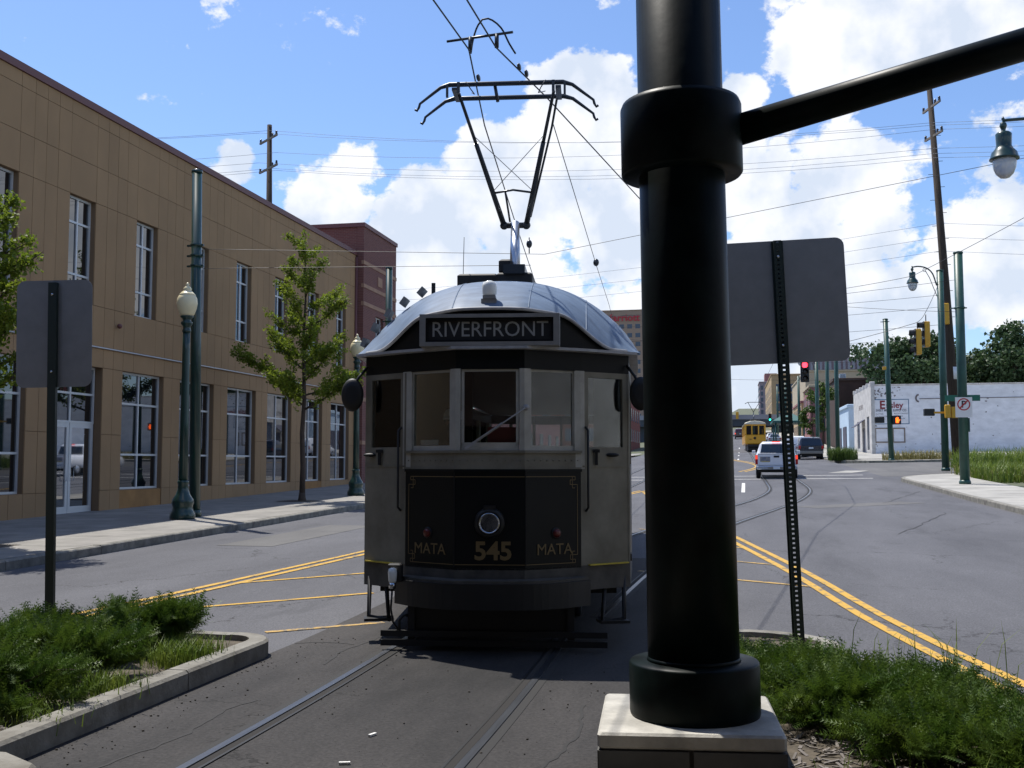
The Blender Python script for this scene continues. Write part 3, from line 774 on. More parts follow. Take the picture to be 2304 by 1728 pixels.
# ------------------------------------------------------------------ the tram at the stop
def build_tram():
    T = thing('tram', 'black and cream vintage tram showing RIVERFRONT, number 545 on its front', 'tram', (-2.03, 8.98, 0.0), R(7.5))
    Lh = 13.8
    front = [(-1.22, .64), (-.78, .30), (-.30, 0), (.30, 0), (.78, .30), (1.22, .64)]
    sideR = [(1.22, .64), (1.30, 2.2), (1.34, 3.4), (1.34, Lh - 3.4), (1.30, Lh - 2.2), (1.22, Lh - .64)]
    back = [(1.22, Lh - .64), (.78, Lh - .30), (.30, Lh), (-.30, Lh), (-.78, Lh - .30), (-1.22, Lh - .64)]
    sideL = [(-x, y) for x, y in reversed(sideR)]
    def grow(pts, d):
        c = Vector((0, Lh / 2)); out = []
        for x, y in pts:
            yy = y - d if y < Lh * .2 else (y + d if y > Lh * .8 else y)
            out.append((x + (d if x > 0 else -d) * (0.9 if abs(x) > .5 else .35), yy))
        return out
    # --- front apron, three facets
    ap = front[1:5]
    a = MB().wall(ap, .70, 1.55, .04).build('apron', 'tram_green', T)
    MB().wall(grow(ap, .012), 1.535, 1.56, .03).build('apron_moulding', 'tram_green', a)
    # gold lining with fret corners
    gl = MB()
    def facet(i, u, z, off=-.004):
        p, q = Vector(ap[i]), Vector(ap[i + 1]); d = q - p; n = Vector((d.y, -d.x)).normalized()
        r = p + d * u + n * (-off)
        return (r.x, r.y, z)
    def gline(i, u0, z0, u1, z1, w=.006):
        A = Vector(facet(i, u0, z0)); B = Vector(facet(i, u1, z1)); d = (B - A).normalized()
        p, q = Vector(ap[i]), Vector(ap[i + 1]); n = Vector(((q - p).y, -(q - p).x, 0)).normalized()
        s_ = n.cross(d) * (w / 2)
        gl.add([A - s_, B - s_, B + s_, A + s_], [(0, 1, 2, 3)])
    zt, zb = 1.495, .745
    for i in range(3):
        u0 = .16 if i == 0 else 0; u1 = .84 if i == 2 else 1
        gline(i, u0, zt, u1, zt); gline(i, u0, zb, u1, zb)
    for i, ue, sg in ((0, .07, 1), (2, .93, -1)):
        gline(i, ue, zb + .07, ue, zt - .07)
        for zc, sz in ((zt, -1), (zb, 1)):
            for (a0, b0, a1, b1) in [(0, .07, .13, .07), (.13, .07, .13, .03), (.13, .03, .04, .03), (.04, .03, .04, -.0), (.04, 0, .09, 0), (.09, 0, .09, .10), (.09, .10, .045, .10)]:
                gline(i, ue + sg * a0, zc + sz * b0, ue + sg * a1, zc + sz * b1)
    gl.build('gold_lining', 'gold', a)
    fa = math.atan2(.30, .48)
    text('fleet_number', '545', .215, 'gold', a, (.03, -.004, .855), (PI/2, 0, 0), .002, 1.02, bold=.006)
    text('lettering', 'MATA', .135, 'gold', a, (-.535 - .006, .155 - .008, .865), (PI/2, 0, -fa), .002, .98)
    text('lettering', 'MATA', .135, 'gold', a, (.545 + .006, .158 - .008, .865), (PI/2, 0, fa), .002, .98)
    # headlamp
    hl = MB(); 
    def ringy(mb, c, prof, n=28):
        rs = [[(c[0] + r * math.cos(2*PI*k/n), c[1] + y, c[2] + r * math.sin(2*PI*k/n)) for k in range(n)] for r, y in prof]
        mb.rings(rs, True, True)
    ringy(hl, (0, 0, 1.10), [(.135, .0), (.130, -.03), (.105, -.055), (.090, -.050), (.088, -.02)])
    hlo = hl.build('headlamp', 'tram_black', T)
    hb = MB(); ringy(hb, (0, 0, 1.10), [(.088, -.045), (.080, -.058), (.074, -.050), (.068, -.030), (.03, -.018), (.001, -.016)]); hb.build('lamp_lens', 'lens', hlo)
    hb = MB(); ringy(hb, (0, 0, 1.10), [(.090, -.052), (.088, -.064), (.080, -.064), (.078, -.052)]); hb.build('lamp_rim', 'chrome', hlo)
    MB().box(-.05, .05, -.045, .0, 1.215, 1.25).build('lamp_hood', 'tram_black', hlo)
    for x, y, aa in ((-.555, .165, -fa), (.56, .168, fa)):
        mb = MB(); n = 18
        d = Vector((math.cos(aa), math.sin(aa), 0)); nn = Vector((math.sin(aa), -math.cos(aa), 0))
        rs = [[Vector((x, y, 1.005)) + nn * off + d * (r * math.cos(2*PI*k/n)) + Vector((0, 0, r * math.sin(2*PI*k/n))) for k in range(n)] for r, off in ((.05, 0), (.05, .012), (.042, .018))]
        mb.rings(rs, True, True); m_ = mb.build('marker_lamp', 'tram_black', T)
        mb = MB(); rs = [[Vector((x, y, 1.005)) + nn * off + d * (r * math.cos(2*PI*k/n)) + Vector((0, 0, r * math.sin(2*PI*k/n))) for k in range(n)] for r, off in ((.040, .016), (.034, .030), (.018, .038), (.002, .04))]
        mb.rings(rs, True, True); mb.build('red_lens', 'red_lens', m_)
    # --- belt, sill, header, eave rim all round
    full = front + sideR[1:] + back[1:] + sideL[1:-1] + [front[0]]
    MB().wall(ap, 1.56, 1.715, .05).build('belt_panel', 'tram_cream', T)
    MB().wall(grow(ap, .014), 1.700, 1.722, .05).build('window_sill', 'tram_cream', T)
    MB().wall(grow(ap, .006), 1.555, 1.575, .03).build('belt_moulding', 'tram_cream', T)
    MB().wall(full, 2.425, 2.597, .05).build('header_band', 'tram_green', T)
    MB().wall(grow(full, .085), 2.594, 2.618, .14).build('eave_rim', 'tram_rim', T)
    MB().wall(full, .50, .715, .05).build('sill_band', 'tram_sill', T)
    for sx in (-1, 1):
        pts = [(sx * .86, .345), (sx * 1.21, .62)]
        if sx > 0: pts = pts
        else: pts = pts[::-1]
        MB().wall([(x, y - .02) for x, y in pts], .712, .724, .06).build('step_edge', 'step_yellow', T)
    # --- windscreen: posts, frames and panes
    posts = [(-.78, .30), (-.30, 0), (.30, 0), (.78, .30)]
    for i, (x, y) in enumerate(posts):
        mb = MB()
        if i in (1, 2):
            sg = -1 if i == 1 else 1
            mb.wall([(x - .045 if sg > 0 else x - .05, y + (0.0 if sg > 0 else .031)), (x, y - .003), (x + .05 if sg > 0 else x + .045, y + (.031 if sg > 0 else 0.0))], 1.715, 2.43, .06)
        else:
            sg = -1 if i == 0 else 1
            pl = [(x - sg * .055, y - .034), (x, y - .002), (x + sg * .035, y + .027)]
            mb.wall(pl if sg > 0 else pl[::-1], 1.56, 2.43, .06)
        mb.build('window_post', 'tram_window_cream', T)
    for i in range(3):
        p, q = Vector(posts[i]), Vector(posts[i + 1]); d = (q - p).normalized(); L0 = (q - p).length
        a0, a1 = p + d * .055, q - d * .055
        off = Vector((-d.y, d.x)) * .022
        fr = MB()
        ff = lambda u0, u1, z0, z1, t=.022: fr.wall([tuple(p + d * u0 + off * .6), tuple(p + d * u1 + off * .6)], z0, z1, t)
        ff(.05, L0 - .05, 1.722, 1.765 if i != 1 else 1.79); ff(.05, L0 - .05, 2.405, 2.43)
        ff(.05, .075, 1.765, 2.405); ff(L0 - .075, L0 - .05, 1.765, 2.405)
        fo = fr.build('window_frame', 'tram_window_cream', T)
        MB().wall([tuple(p + d * .07 + off * 1.1), tuple(p + d * (L0 - .07) + off * 1.1)], 1.76, 2.41, .006).build('pane', 'tram_glass', fo)
    # wiper
    w = MB().tube([(.315, -.03, 2.085), (.30, -.05, 2.08), (-.115, -.035, 1.80)], .006, 6)
    w.sphere((.315, -.02, 2.09), .028, 10, 6)
    w.obox((-.05, -.032, 1.845), (.16, 0, .108), (.0, .004, 0), (-.006, 0, .009))
    w.build('wiper', 'tram_rim', T)
    # --- corner doors (angled), each with a light above a panel
    def door(p, q):
        p, q = Vector(p), Vector(q); d = (q - p).normalized(); L0 = (q - p).length; n = Vector((d.y, -d.x))
        D = MB()
        pt = lambda u, o=0: tuple(p + d * u + n * o)
        D.wall([pt(.0), pt(L0)], .715, 1.755, .04)
        D.wall([pt(.0), pt(.085)], 1.755, 2.425, .04); D.wall([pt(L0 - .075), pt(L0)], 1.755, 2.425, .04)
        D.wall([pt(.085), pt(L0 - .075)], 2.375, 2.425, .04)
        dr = D.build('corner_door', 'tram_cream', T)
        MB().wall([pt(.085, -.015), pt(L0 - .075, -.015)], 1.755, 2.375, .006).build('pane', 'tram_glass', dr)
        mo = MB().wall([pt(.02, .006), pt(L0 - .02, .006)], 1.578, 1.590, .02)
        mo.wall([pt(L0 - .02, .004), pt(L0, .004)], .72, 2.42, .02)
        mo.build('moulding', 'tram_cream', dr)
        return pt, L0, dr
    rv = MB(); 
    for i in range(3):
        for k in range(9):
            x, y, z = facet(i, .06 + .88 * k / 8, 1.635, -.004); rv.sphere((x, y, z), .006, 6, 4)
    o_ = rv.build('screw_heads', 'tram_cream', T); o_['kind'] = 'stuff'
    se = MB()
    for i, u in ((0, .985), (2, .015)):
        A = Vector(facet(i, u, .71, -.003)); se.obox(A + Vector((0, 0, .42)), (.004, 0, 0), (0, .004, 0), (0, 0, .41))
        se.build('apron_seam', 'tram_black', a); se = MB()
    ptR, LR, dR = door(front[4], front[5])
    ptL, LL, dL = door(front[0], front[1])
    for pt, L0, dr, ua, ub in ((ptR, LR, dR, .335, .16), (ptL, LL, dL, .10, .22)):
        hd = MB()
        x, y = pt(ua, .03); MB().sphere((x, y, 1.685), .045, 10, 6, (1.4, .6, .42)).build('door_knob', 'tram_black', dr)
        x, y = pt(ub, .02); hd.obox((x, y, 1.665), (.012, 0, 0), (0, .012, 0), (0, 0, .07)); hd.obox((x, y, 1.72), (.03, 0, 0), (0, .02, 0), (0, 0, .014))
        hd.build('door_handle', 'tram_black', dr)
    for pt, L0, u in ((ptR, LR, .05), (ptL, LL, L0_ if False else LL - .06)):
        x, y = pt(u, .04); x2, y2 = pt(u, .005)
        MB().tube([(x2, y2, 1.93), (x, y, 1.90), (x, y, 1.30), (x, y, 1.22), (x2, y2, 1.19)], .011, 7).build('grab_rail', 'tram_black', T)
    # --- sides
    for sx, sd in ((1, sideR), (-1, sideL)):
        MB().wall(sd, .715, 1.60, .05).build('side_panel', 'tram_green', T)
        ys = [1.0 + i * 1.31 for i in range(10)]
        def xs(y):
            for (x0, y0), (x1, y1) in zip(sideR, sideR[1:]):
                if y0 <= y <= y1: return x0 + (x1 - x0) * (y - y0) / (y1 - y0)
            return 1.22
        yy = [.64] + [v for y in ys for v in (y - .07, y + .07)] + [Lh - .64]
        for y in ys:
            pl = [(xs(y - .07), y - .07), (xs(y + .07), y + .07)]
            if sx < 0: pl = [(-x, v) for x, v in reversed(pl)]
            MB().wall(pl, 1.60, 2.425, .06).build('window_post', 'tram_cream', T)
        for y0, y1 in zip(ys, ys[1:]):
            pl = [(xs(y0 + .07) - .02, y0 + .07), (xs(y1 - .07) - .02, y1 - .07)]
            if sx < 0: pl = [(-x, v) for x, v in reversed(pl)]
            MB().wall(pl, 1.60, 2.425, .006).build('pane', 'tram_glass', T)
        for (ya, yb) in ((.64, .93), (12.86, Lh - .64)):
            pl = [(xs(ya), ya), (xs(yb), yb)]
            if sx < 0: pl = [(-x, v) for x, v in reversed(pl)]
            MB().wall(pl, 1.60, 2.425, .05).build('side_post', 'tram_cream', T)
    MB().wall(back, .715, 1.60, .05).build('rear_apron', 'tram_green', T)
    for i in range(5):
        p, q = Vector(back[i]), Vector(back[i + 1]); d = (q - p).normalized(); L0 = (q - p).length
        MB().wall([tuple(p), tuple(p + d * .05)], 1.60, 2.425, .05).build('rear_post', 'tram_cream', T)
        MB().wall([tuple(p + d * .05), tuple(q)], 1.60, 2.425, .006).build('pane', 'tram_glass', T)
    # --- roof
    def ogee(x):
        ax = abs(x)
        if ax < .60: return 2.915 + .035 * (1 - (ax / .60) ** 2)
        if ax < 1.10:
            t = (ax - .60) / .50
            return 2.915 + (2.632 - 2.915) * (t * t * (3 - 2 * t)) - .025 * math.sin(PI * t) * (1 - t)
        return 2.632 - .005 * (ax - 1.1) / .17
    def yf(x):
        ax = abs(x); pts = [(0, 0), (.30, 0), (.78, .30), (1.22, .62), (1.34, .74)]
        for (x0, y0), (x1, y1) in zip(pts, pts[1:]):
            if ax <= x1: return y0 + (y1 - y0) * (ax - x0) / (x1 - x0) - .035
        return .74
    def crown(x): return 2.622 + .775 * max(0, 1 - (abs(x) / 1.345) ** 2.3) ** .70
    NX = 48; xs_ = [-1.335 + 2.67 * i / NX for i in range(NX + 1)]
    rb = MB(); rows = []
    for t in [0, .04, .1, .2, .32, .46, .62, .8, 1.0]:
        row = []
        for x in xs_:
            zc = crown(x); zf = min(ogee(x), zc) if abs(x) < 1.2 else min(ogee(x), zc)
            y0 = yf(x); y1 = 1.35
            row.append((x, y0 + (y1 - y0) * t, zf + (zc - zf) * math.sin(PI / 2 * min(1, t * 1.0)) ** .9))
        rows.append(row)
    for y, k in ((3.4, 1.0), (Lh - 3.4, 1.0), (Lh - 1.9, 1.0)): rows.append([(x * (1.04 if y in (3.4, Lh - 3.4) else 1), y, crown(x)) for x in xs_])
    for t in (.7, .35, 0): rows.append([(x, (Lh - yf(x)) + ((Lh - 1.9) - (Lh - yf(x))) * t, min(ogee(x), crown(x)) + (crown(x) - min(ogee(x), crown(x))) * math.sin(PI/2*t)) for x in xs_])
    rb.rings(rows, caps=False, smooth=True, closed=False)
    roof = rb.build('roof', 'tram_roof', T)
    # seams on the roof
    sb = MB()
    for xx in (-.32, .36, .82):
        pts = []
        for row in rows[:9]:
            i = min(range(NX + 1), key=lambda k: abs(xs_[k] - xx)); pts.append(Vector(row[i]) + Vector((0, 0, .001)))
        sb.tube(pts, .006, 5)
    sb.build('roof_seam', 'tram_roof', roof)
    # fascia below the ogee edge, and its rim
    fb = MB(); fx = [-1.2 + 2.4 * i / 60 for i in range(61)]
    fb.rings([[(x, yf(x) + .045, 2.61), (x, yf(x) + .045, min(ogee(x), crown(x)) - .004), (x, yf(x) + .075, min(ogee(x), crown(x)) - .004), (x, yf(x) + .075, 2.61)] for x in fx], True)
    fb.build('fascia', 'tram_green', T)
    MB().tube([(x, yf(x) - .004, min(ogee(x), crown(x))) for x in fx], .016, 7).build('roof_edge', 'tram_rim', roof)
    # destination box
    bx = MB()
    W2, z0, z1, yb = .605, 2.620, 2.897, -.085
    bx.box(-W2, W2, yb, .10, z0, z0 + .035); bx.box(-W2, W2, yb, .10, z1 - .032, z1)
    bx.box(-W2, -W2 + .052, yb, .20, z0 + .035, z1 - .032); bx.box(W2 - .052, W2, yb, .20, z0 + .035, z1 - .032)
    db = bx.build('destination_box', 'tram_box', T)
    MB().box(-W2 + .052, W2 - .052, yb + .05, yb + .07, z0 + .035, z1 - .032).build('blind', 'tram_black', db)
    fr = MB(); u0, u1, v0, v1, t_ = -W2 + .052, W2 - .052, z0 + .035, z1 - .032, .016
    fr.box(u0, u1, yb + .012, yb + .03, v0, v0 + t_); fr.box(u0, u1, yb + .012, yb + .03, v1 - t_, v1); fr.box(u0, u0 + t_, yb + .012, yb + .03, v0 + t_, v1 - t_); fr.box(u1 - t_, u1, yb + .012, yb + .03, v0 + t_, v1 - t_)
    fr.build('blind_frame', 'tram_green', db)
    text('lettering', 'RIVERFRONT', .188, 'sign_letter', db, (0, yb + .047, (z0 + z1) / 2 + .004), (PI/2, 0, 0), .002, .93)
    # roof lamp
    lp = MB().box(-.085, .05, .06, .3, 2.93, 3.05); lp.box(-.07, .04, .05, .16, 3.05, 3.08)
    lo = lp.build('roof_lamp', 'tram_box', T)
    MB().lathe([(.05, 0), (.062, .02), (.066, .09), (.058, .125), (.02, .14)], (-.015, .105, 3.075), 16).build('lamp_glass', 'clear_lamp', lo)
    # gear on the roof
    for nm, (x0, x1, y0, y1, z0, z1), mm in [('resistor_box', (-.66, -.19, 3.0, 4.2, 3.30, 3.80), 'tram_black'), ('resistor_box', (-.16, .24, 2.5, 4.1, 3.35, 3.72), 'tram_black'),
                                            ('junction_box', (-.14, .01, 2.55, 2.8, 3.72, 3.88), 'tram_black'), ('roof_duct', (.24, .50, 2.8, 3.6, 3.30, 3.60), 'tram_box'), ('roof_duct', (-.82, -.66, 2.4, 3.4, 3.15, 3.50), 'tram_box')]:
        MB().bbox(x0, x1, y0, y1, z0, z1, .02).build(nm, mm, T)
    MB().box(-.84, -.80, 2.2, 2.23, 3.15, 3.56).build('roof_bracket', 'tram_black', T)
    MB().tube([(-.60, 3.1, 3.79), (-.59, 3.1, 4.25)], .004, 5).build('aerial', 'tram_black', T)
    for k, x in enumerate((-.74, -.91, -1.06, -1.19, -1.29)):
        z = crown(x); dd = Vector((-.75 - k * .06, 0, .66 - k * .08)).normalized()
        c = Vector((x, 1.0, z)) + dd * .018
        t2 = Vector((0, 0, 1)).cross(Vector((0, 1, 0))) ; ax = Vector((dd.z, 0, -dd.x))
        MB().obox(c, ax * .042, (0, .08, 0), dd * .022).build('roof_ventilator', 'tram_box', T)
    # mirrors
    for sx in (-1, 1):
        c = Vector((sx * 1.325, .54, 2.24)); n = 20
        mb = MB(); rs = [[c + Vector((.105 * k2 * math.cos(2*PI*k/n), yy, .155 * k2 * math.sin(2*PI*k/n))) for k in range(n)] for k2, yy in ((.5, -.03), (.88, -.022), (1, 0), (.97, .02))]
        mb.rings(rs, True, True)
        mo = mb.build('mirror', 'tram_black', T)
        MB().tube([(sx * 1.20, .60, 2.50), (sx * 1.27, .54, 2.40), (sx * 1.325, .53, 2.28)], .013, 7).build('mirror_arm', 'tram_black', mo)
    # --- bumper, under-run gear
    bp = [(-.86, .22), (-.62, -.02), (-.30, -.17), (.30, -.17), (.62, -.02), (.86, .22)]
    sp = [Vector((p.x, p.y)) for p in spline(bp, .06)]
    MB().wall([tuple(p) for p in sp], .385, .60, .10).build('bumper', 'tram_black', T)
    MB().wall([(p.x * .98, p.y + .02) for p in sp], .60, .625, .28).build('bumper_top', 'tram_sill', T)
    MB().wall([(x, y + .12) for x, y in ap], .45, .70, .05).build('apron_skirt', 'tram_black', T)
    so = MB().bbox(-.90, -.78, .10, .2, .58, .74, .012).build('jumper_socket', 'tram_black', T)
    MB().lathe([(.028, 0), (.036, .02), (.04, .09), (.034, .12), (.01, .13)], (-.85, .06, .58), 12).build('socket_lamp', 'clear_lamp', so)
    MB().lathe([(.03, 0), (.032, .05)], (-.85, .06, .53), 10).build('socket_cap', 'chrome', so)
    MB().tube([(-.85, .06, .54), (-.86, .05, .36), (-.84, .05, .25), (-.80, .1, .17)], .009, 6).build('jumper_cable', 'tram_black', so)
    for sx in (-1, 1):
        st = MB(); x0, x1 = sx * 1.16, sx * .96
        st.tube([(x0, .62, .60), (x0, .58, .22), (x1, .50, .20), (x1 + sx * .03, .50, .58)], .022, 7)
        st.obox(((x0 + x1) / 2, .54, .205), (.13, .03, 0), (-.02, .09, 0), (0, 0, .012))
        st.build('step', 'tram_black', T)
    lg = MB()
    for z in (.045, .125): lg.box(-.95, 1.0, .06, .10, z, z + .05)
    lg.build('lifeguard_slat', 'tram_black', T)
    MB().box(-.72, -.66, .10, .14, .10, .48).build('lifeguard_arm', 'tram_black', T); MB().box(.66, .72, .10, .14, .10, .48).build('lifeguard_arm', 'tram_black', T)
    MB().box(-.70, .70, .14, .5, .12, .56).build('underframe', 'tram_black', T)
    MB().box(-1.1, 1.1, .8, Lh - .8, .42, .60).build('underframe', 'tram_black', T)
    MB().tube([(-.72, .1, .30), (-.76, .08, .30), (-.79, .08, .26), (-.79, .08, .14)], .014, 6).build('air_hose', 'tram_black', T)
    for yc in (3.0, Lh - 3.0):
        for sx in (-1, 1):
            MB().bbox(sx * .86 - .06, sx * .86 + .06, yc - 1.25, yc + 1.25, .30, .46, .02).build('truck_frame', 'tram_black', T)
            for dy in (-.8, .8):
                wm = MB(); rs = [[(sx * .7175 + xx, yc + dy + r * math.cos(2*PI*k/28), .345 + r * math.sin(2*PI*k/28)) for k in range(28)] for r, xx in ((.06, -.07), (.33, -.055), (.33, .04), (.30, .05), (.06, .06))]
                wm.rings(rs, True, True); wm.build('wheel', 'rail_steel', T)
    # --- inside
    MB().box(-1.24, 1.24, .75, Lh - .7, .72, .78).build('floor', 'tram_interior', T)
    MB().box(-1.15, 1.15, .8, Lh - .8, 2.60, 2.63).build('ceiling', 'tram_interior', T)
    bk = MB(); bk.box(-1.2, -.34, 1.75, 1.8, .78, 2.6); bk.box(.30, 1.2, 1.75, 1.8, .78, 1.7); bk.box(.9, 1.2, 1.75, 1.8, 1.7, 2.6); bk.build('bulkhead', 'tram_interior', T)
    MB().bbox(-.62, -.30, .42, .72, .78, 1.66, .03).build('controller', 'tram_black', T)
    for i in range(6):
        for sx in (-1, 1):
            y = 2.6 + i * 1.4
            s_ = MB().box(sx * .72 - .4, sx * .72 + .4, y, y + .45, 1.15, 1.22); s_.box(sx * .72 - .4, sx * .72 + .4, y + .42, y + .48, 1.22, 1.75); s_.box(sx * .72 - .36, sx * .72 + .36, y + .08, y + .38, .78, 1.15)
            s_.build('seat', 'seat_wood', T)
    MB().obox((.12, .10, 1.855), (.15, 0, 0), (0, .003, 0), (0, 0, .07)).build('notice', 'pink_notice', T)
    MB().obox((-.56, .24, 1.795), (.085, -.05, 0), (.003, .004, 0), (0, 0, .022)).build('paper', 'white_paper', T)
    # pantograph
    pan = MB()
    py = 2.55
    pan.box(-.08, .16, py - .1, py + .9, 3.70, 3.80)
    pb = pan.build('pantograph_base', 'pan_grey', T)
    knee = Vector((.01, 3.1, 4.40))
    MB().tube([(.04, py + .05, 3.74), knee], [.058, .052], 12).build('pantograph_lower_arm', 'silver_tube', T)
    up = MB(); hz = 5.62; hy = 1.95
    kL, kR = knee + Vector((-.13, 0, -.02)), knee + Vector((.13, 0, -.02))
    up.tube([kL, kR], .035, 8)
    tL, tR = Vector((-.52, hy, hz - .05)), Vector((.50, hy, hz - .05))
    for a_, b_ in ((kL, tL), (kR, tR)):
        m_ = a_.lerp(b_, .64); up.tube([a_, m_], [.034, .026], 8); up.tube([m_, b_], [.020, .018], 8)
        up.sphere(a_, .05, 8, 6)
    ca = kL.lerp(tL, .26); cb = kR.lerp(tR, .26)
    up.tube([ca, (ca + cb) / 2 + Vector((-.0, 0, .035)), cb], .013, 6)
    up.tube([(ca + cb) / 2 + Vector((-.09, 0, .02)), knee + Vector((-.06, -.02, .02))], .012, 6)
    uo = up.build('pantograph_upper_arm', 'pan_grey', T)
    br = MB(); br.tube([kL.lerp(tL, .70), kR.lerp(tR, .27)], .004, 5); br.tube([kR.lerp(tR, .70), kL.lerp(tL, .27)], .004, 5)
    br.tube([kR.lerp(tR, .95) + Vector((.05, 0, 0)), kR.lerp(tR, .75) + Vector((.06, 0, 0)), kR + Vector((.05, 0, .1))], .013, 6)
    br.build('cross_wire', 'pan_grey', uo)
    for dy, dz in ((-.12, 0), (.26, -.02)):
        hm = MB(); y_ = hy + dy; z_ = hz + dz
        hm.tube([(-.97, y_, z_ - .26), (-.95, y_, z_ - .275), (-.93, y_, z_ - .24), (-.92, y_, z_ - .20), (-.70, y_, z_ - .03), (-.60, y_, z_), (.60, y_, z_), (.70, y_, z_ - .03), (.92, y_, z_ - .20), (.93, y_, z_ - .24), (.95, y_, z_ - .275), (.97, y_, z_ - .26)], [.014] * 4 + [.020, .027, .027, .020] + [.014] * 4, 8)
        hm.build('collector_bow', 'pan_grey', uo)
    for sx in (-1, 1):
        ck = MB()
        ck.box(sx * .55 - .03, sx * .55 + .03, hy - .12, hy + .26, hz - .06, hz - .03); ck.box(sx * .62 - .012, sx * .62 + .012, hy - .2, hy - .17, hz - .16, hz - .02); ck.box(sx * .50 - .015, sx * .50 + .015, hy - .2, hy - .16, hz - .12, hz)
        ck.build('bow_spring', 'pan_grey', uo)
        MB().tube([(sx * .42, hy - .2, hz), (sx * .37, hy - .2, hz - .08), (sx * .34, hy - .1, hz - .10), (sx * .40, hy + .2, hz + .02)], .006, 5).build('bow_cable', 'pan_grey', uo)
    MB().tube([(-.12, hy - .1, hz - .02), (-.09, hy - .1, hz - .19)], .018, 6).build('bow_damper', 'pan_grey', uo)
    # person driving
    P = thing('person', 'person in dark clothes and a white cap seated behind the tram windscreen', 'person', (0, 0, 0))
    pos = T.matrix_basis @ Vector((-.45, 1.05, .78)); P.location = pos; P.rotation_euler = (0, 0, R(7.5))
    bd = MB()
    def ell(z, rx, ry, yo=0, n=16): return [(rx * math.cos(2*PI*k/n), yo + ry * math.sin(2*PI*k/n), z) for k in range(n)]
    bd.rings([ell(.42, .18, .16), ell(.50, .20, .16), ell(.70, .18, .13), ell(.90, .22, .125), ell(.99, .20, .11), ell(1.03, .09, .07), ell(1.09, .058, .06), ell(1.12, .062, .075, -.01), ell(1.18, .078, .095, -.015), ell(1.26, .082, .10, -.01), ell(1.33, .07, .085), ell(1.37, .03, .04)], True, True)
    for sx in (-1, 1):
        bd.tube([(sx * .20, 0, .94), (sx * .27, -.06, .72), (sx * .22, -.32, .62), (sx * .2, -.40, .63)], [.055, .048, .038, .03], 8)
        bd.tube([(sx * .1, -.02, .46), (sx * .12, -.42, .48), (sx * .12, -.45, .05)], [.085, .07, .05], 8)
    bd.build('body', 'dark_cloth', P)
    hd = MB().sphere((0, -.02, 1.22), .088, 14, 10, (.9, 1.05, 1.2)); hd.sphere((0, -.115, 1.21), .016, 6, 5); hd.build('head', 'skin', P)
    cp = MB(); cp.rings([ell(1.25, .095, .11, -.015), ell(1.30, .094, .108, -.01), ell(1.345, .07, .08, -.01), ell(1.36, .02, .02, -.01)], True, True); cp.obox((0, -.15, 1.262), (.07, 0, 0), (0, .06, .012), (0, 0, .006)); cp.build('cap', 'white_paper', P)
    st = MB().bbox(-.2, .2, -.15, .22, .36, .44, .02); st.cyl((0, 0, 0), (0, 0, .36), .05); so = st.build('stool', 'tram_black', T); so.location = (-.45, 1.05, .78)
    return T
tram = build_tram()

# ------------------------------------------------------------------ the near column with its arm
def build_column():
    c = thing('canopy_column', 'thick dark green steel column on a pale stone plinth, with an upward arm', 'column', (-.192, 5.62, 0), R(4))
    pl = MB().bbox(-.475, .405, -.44, .44, .27, .345, .012)
    po = pl.build('plinth_cap', 'plinth_stone', c)
    co = MB().box(-.445, .375, -.41, .41, 0.0, .27).build('plinth_core', 'plinth_panel', c)
    # facing slabs with open joints
    for k in range(4):
        a = k * PI / 2
        for s_ in (-1, 1):
            d = Vector((math.cos(a), math.sin(a), 0)); n = Vector((math.sin(a), -math.cos(a), 0))
            MB().obox(n * .425 + d * (.2225 * s_) + Vector((-.035, 0, .135)), d * .212, n * .016, (0, 0, .128)).build('facing_slab', 'plinth_panel', c)
    n = 48
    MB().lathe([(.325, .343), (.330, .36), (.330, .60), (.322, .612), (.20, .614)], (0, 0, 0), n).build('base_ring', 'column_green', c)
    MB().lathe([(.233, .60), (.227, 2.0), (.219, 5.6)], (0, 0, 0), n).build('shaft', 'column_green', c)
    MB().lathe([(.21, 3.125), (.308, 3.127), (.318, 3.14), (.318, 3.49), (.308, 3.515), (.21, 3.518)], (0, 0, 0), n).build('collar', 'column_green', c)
    MB().lathe([(.2335, .612), (.2385, .616), (.2335, .632)], n=48).build('weld_bead', 'column_green', c)
    ca, sa = math.cos(R(-4)), math.sin(R(-4))
    MB().tube([(.25 * ca, .25 * sa, 3.345), (2.6 * ca, 2.6 * sa, 3.345 + 2.35 * .235)], .082, 20).build('arm', 'column_green', c)
    c.rotation_euler = (0, R(-.7), R(4))
    return c
build_column()

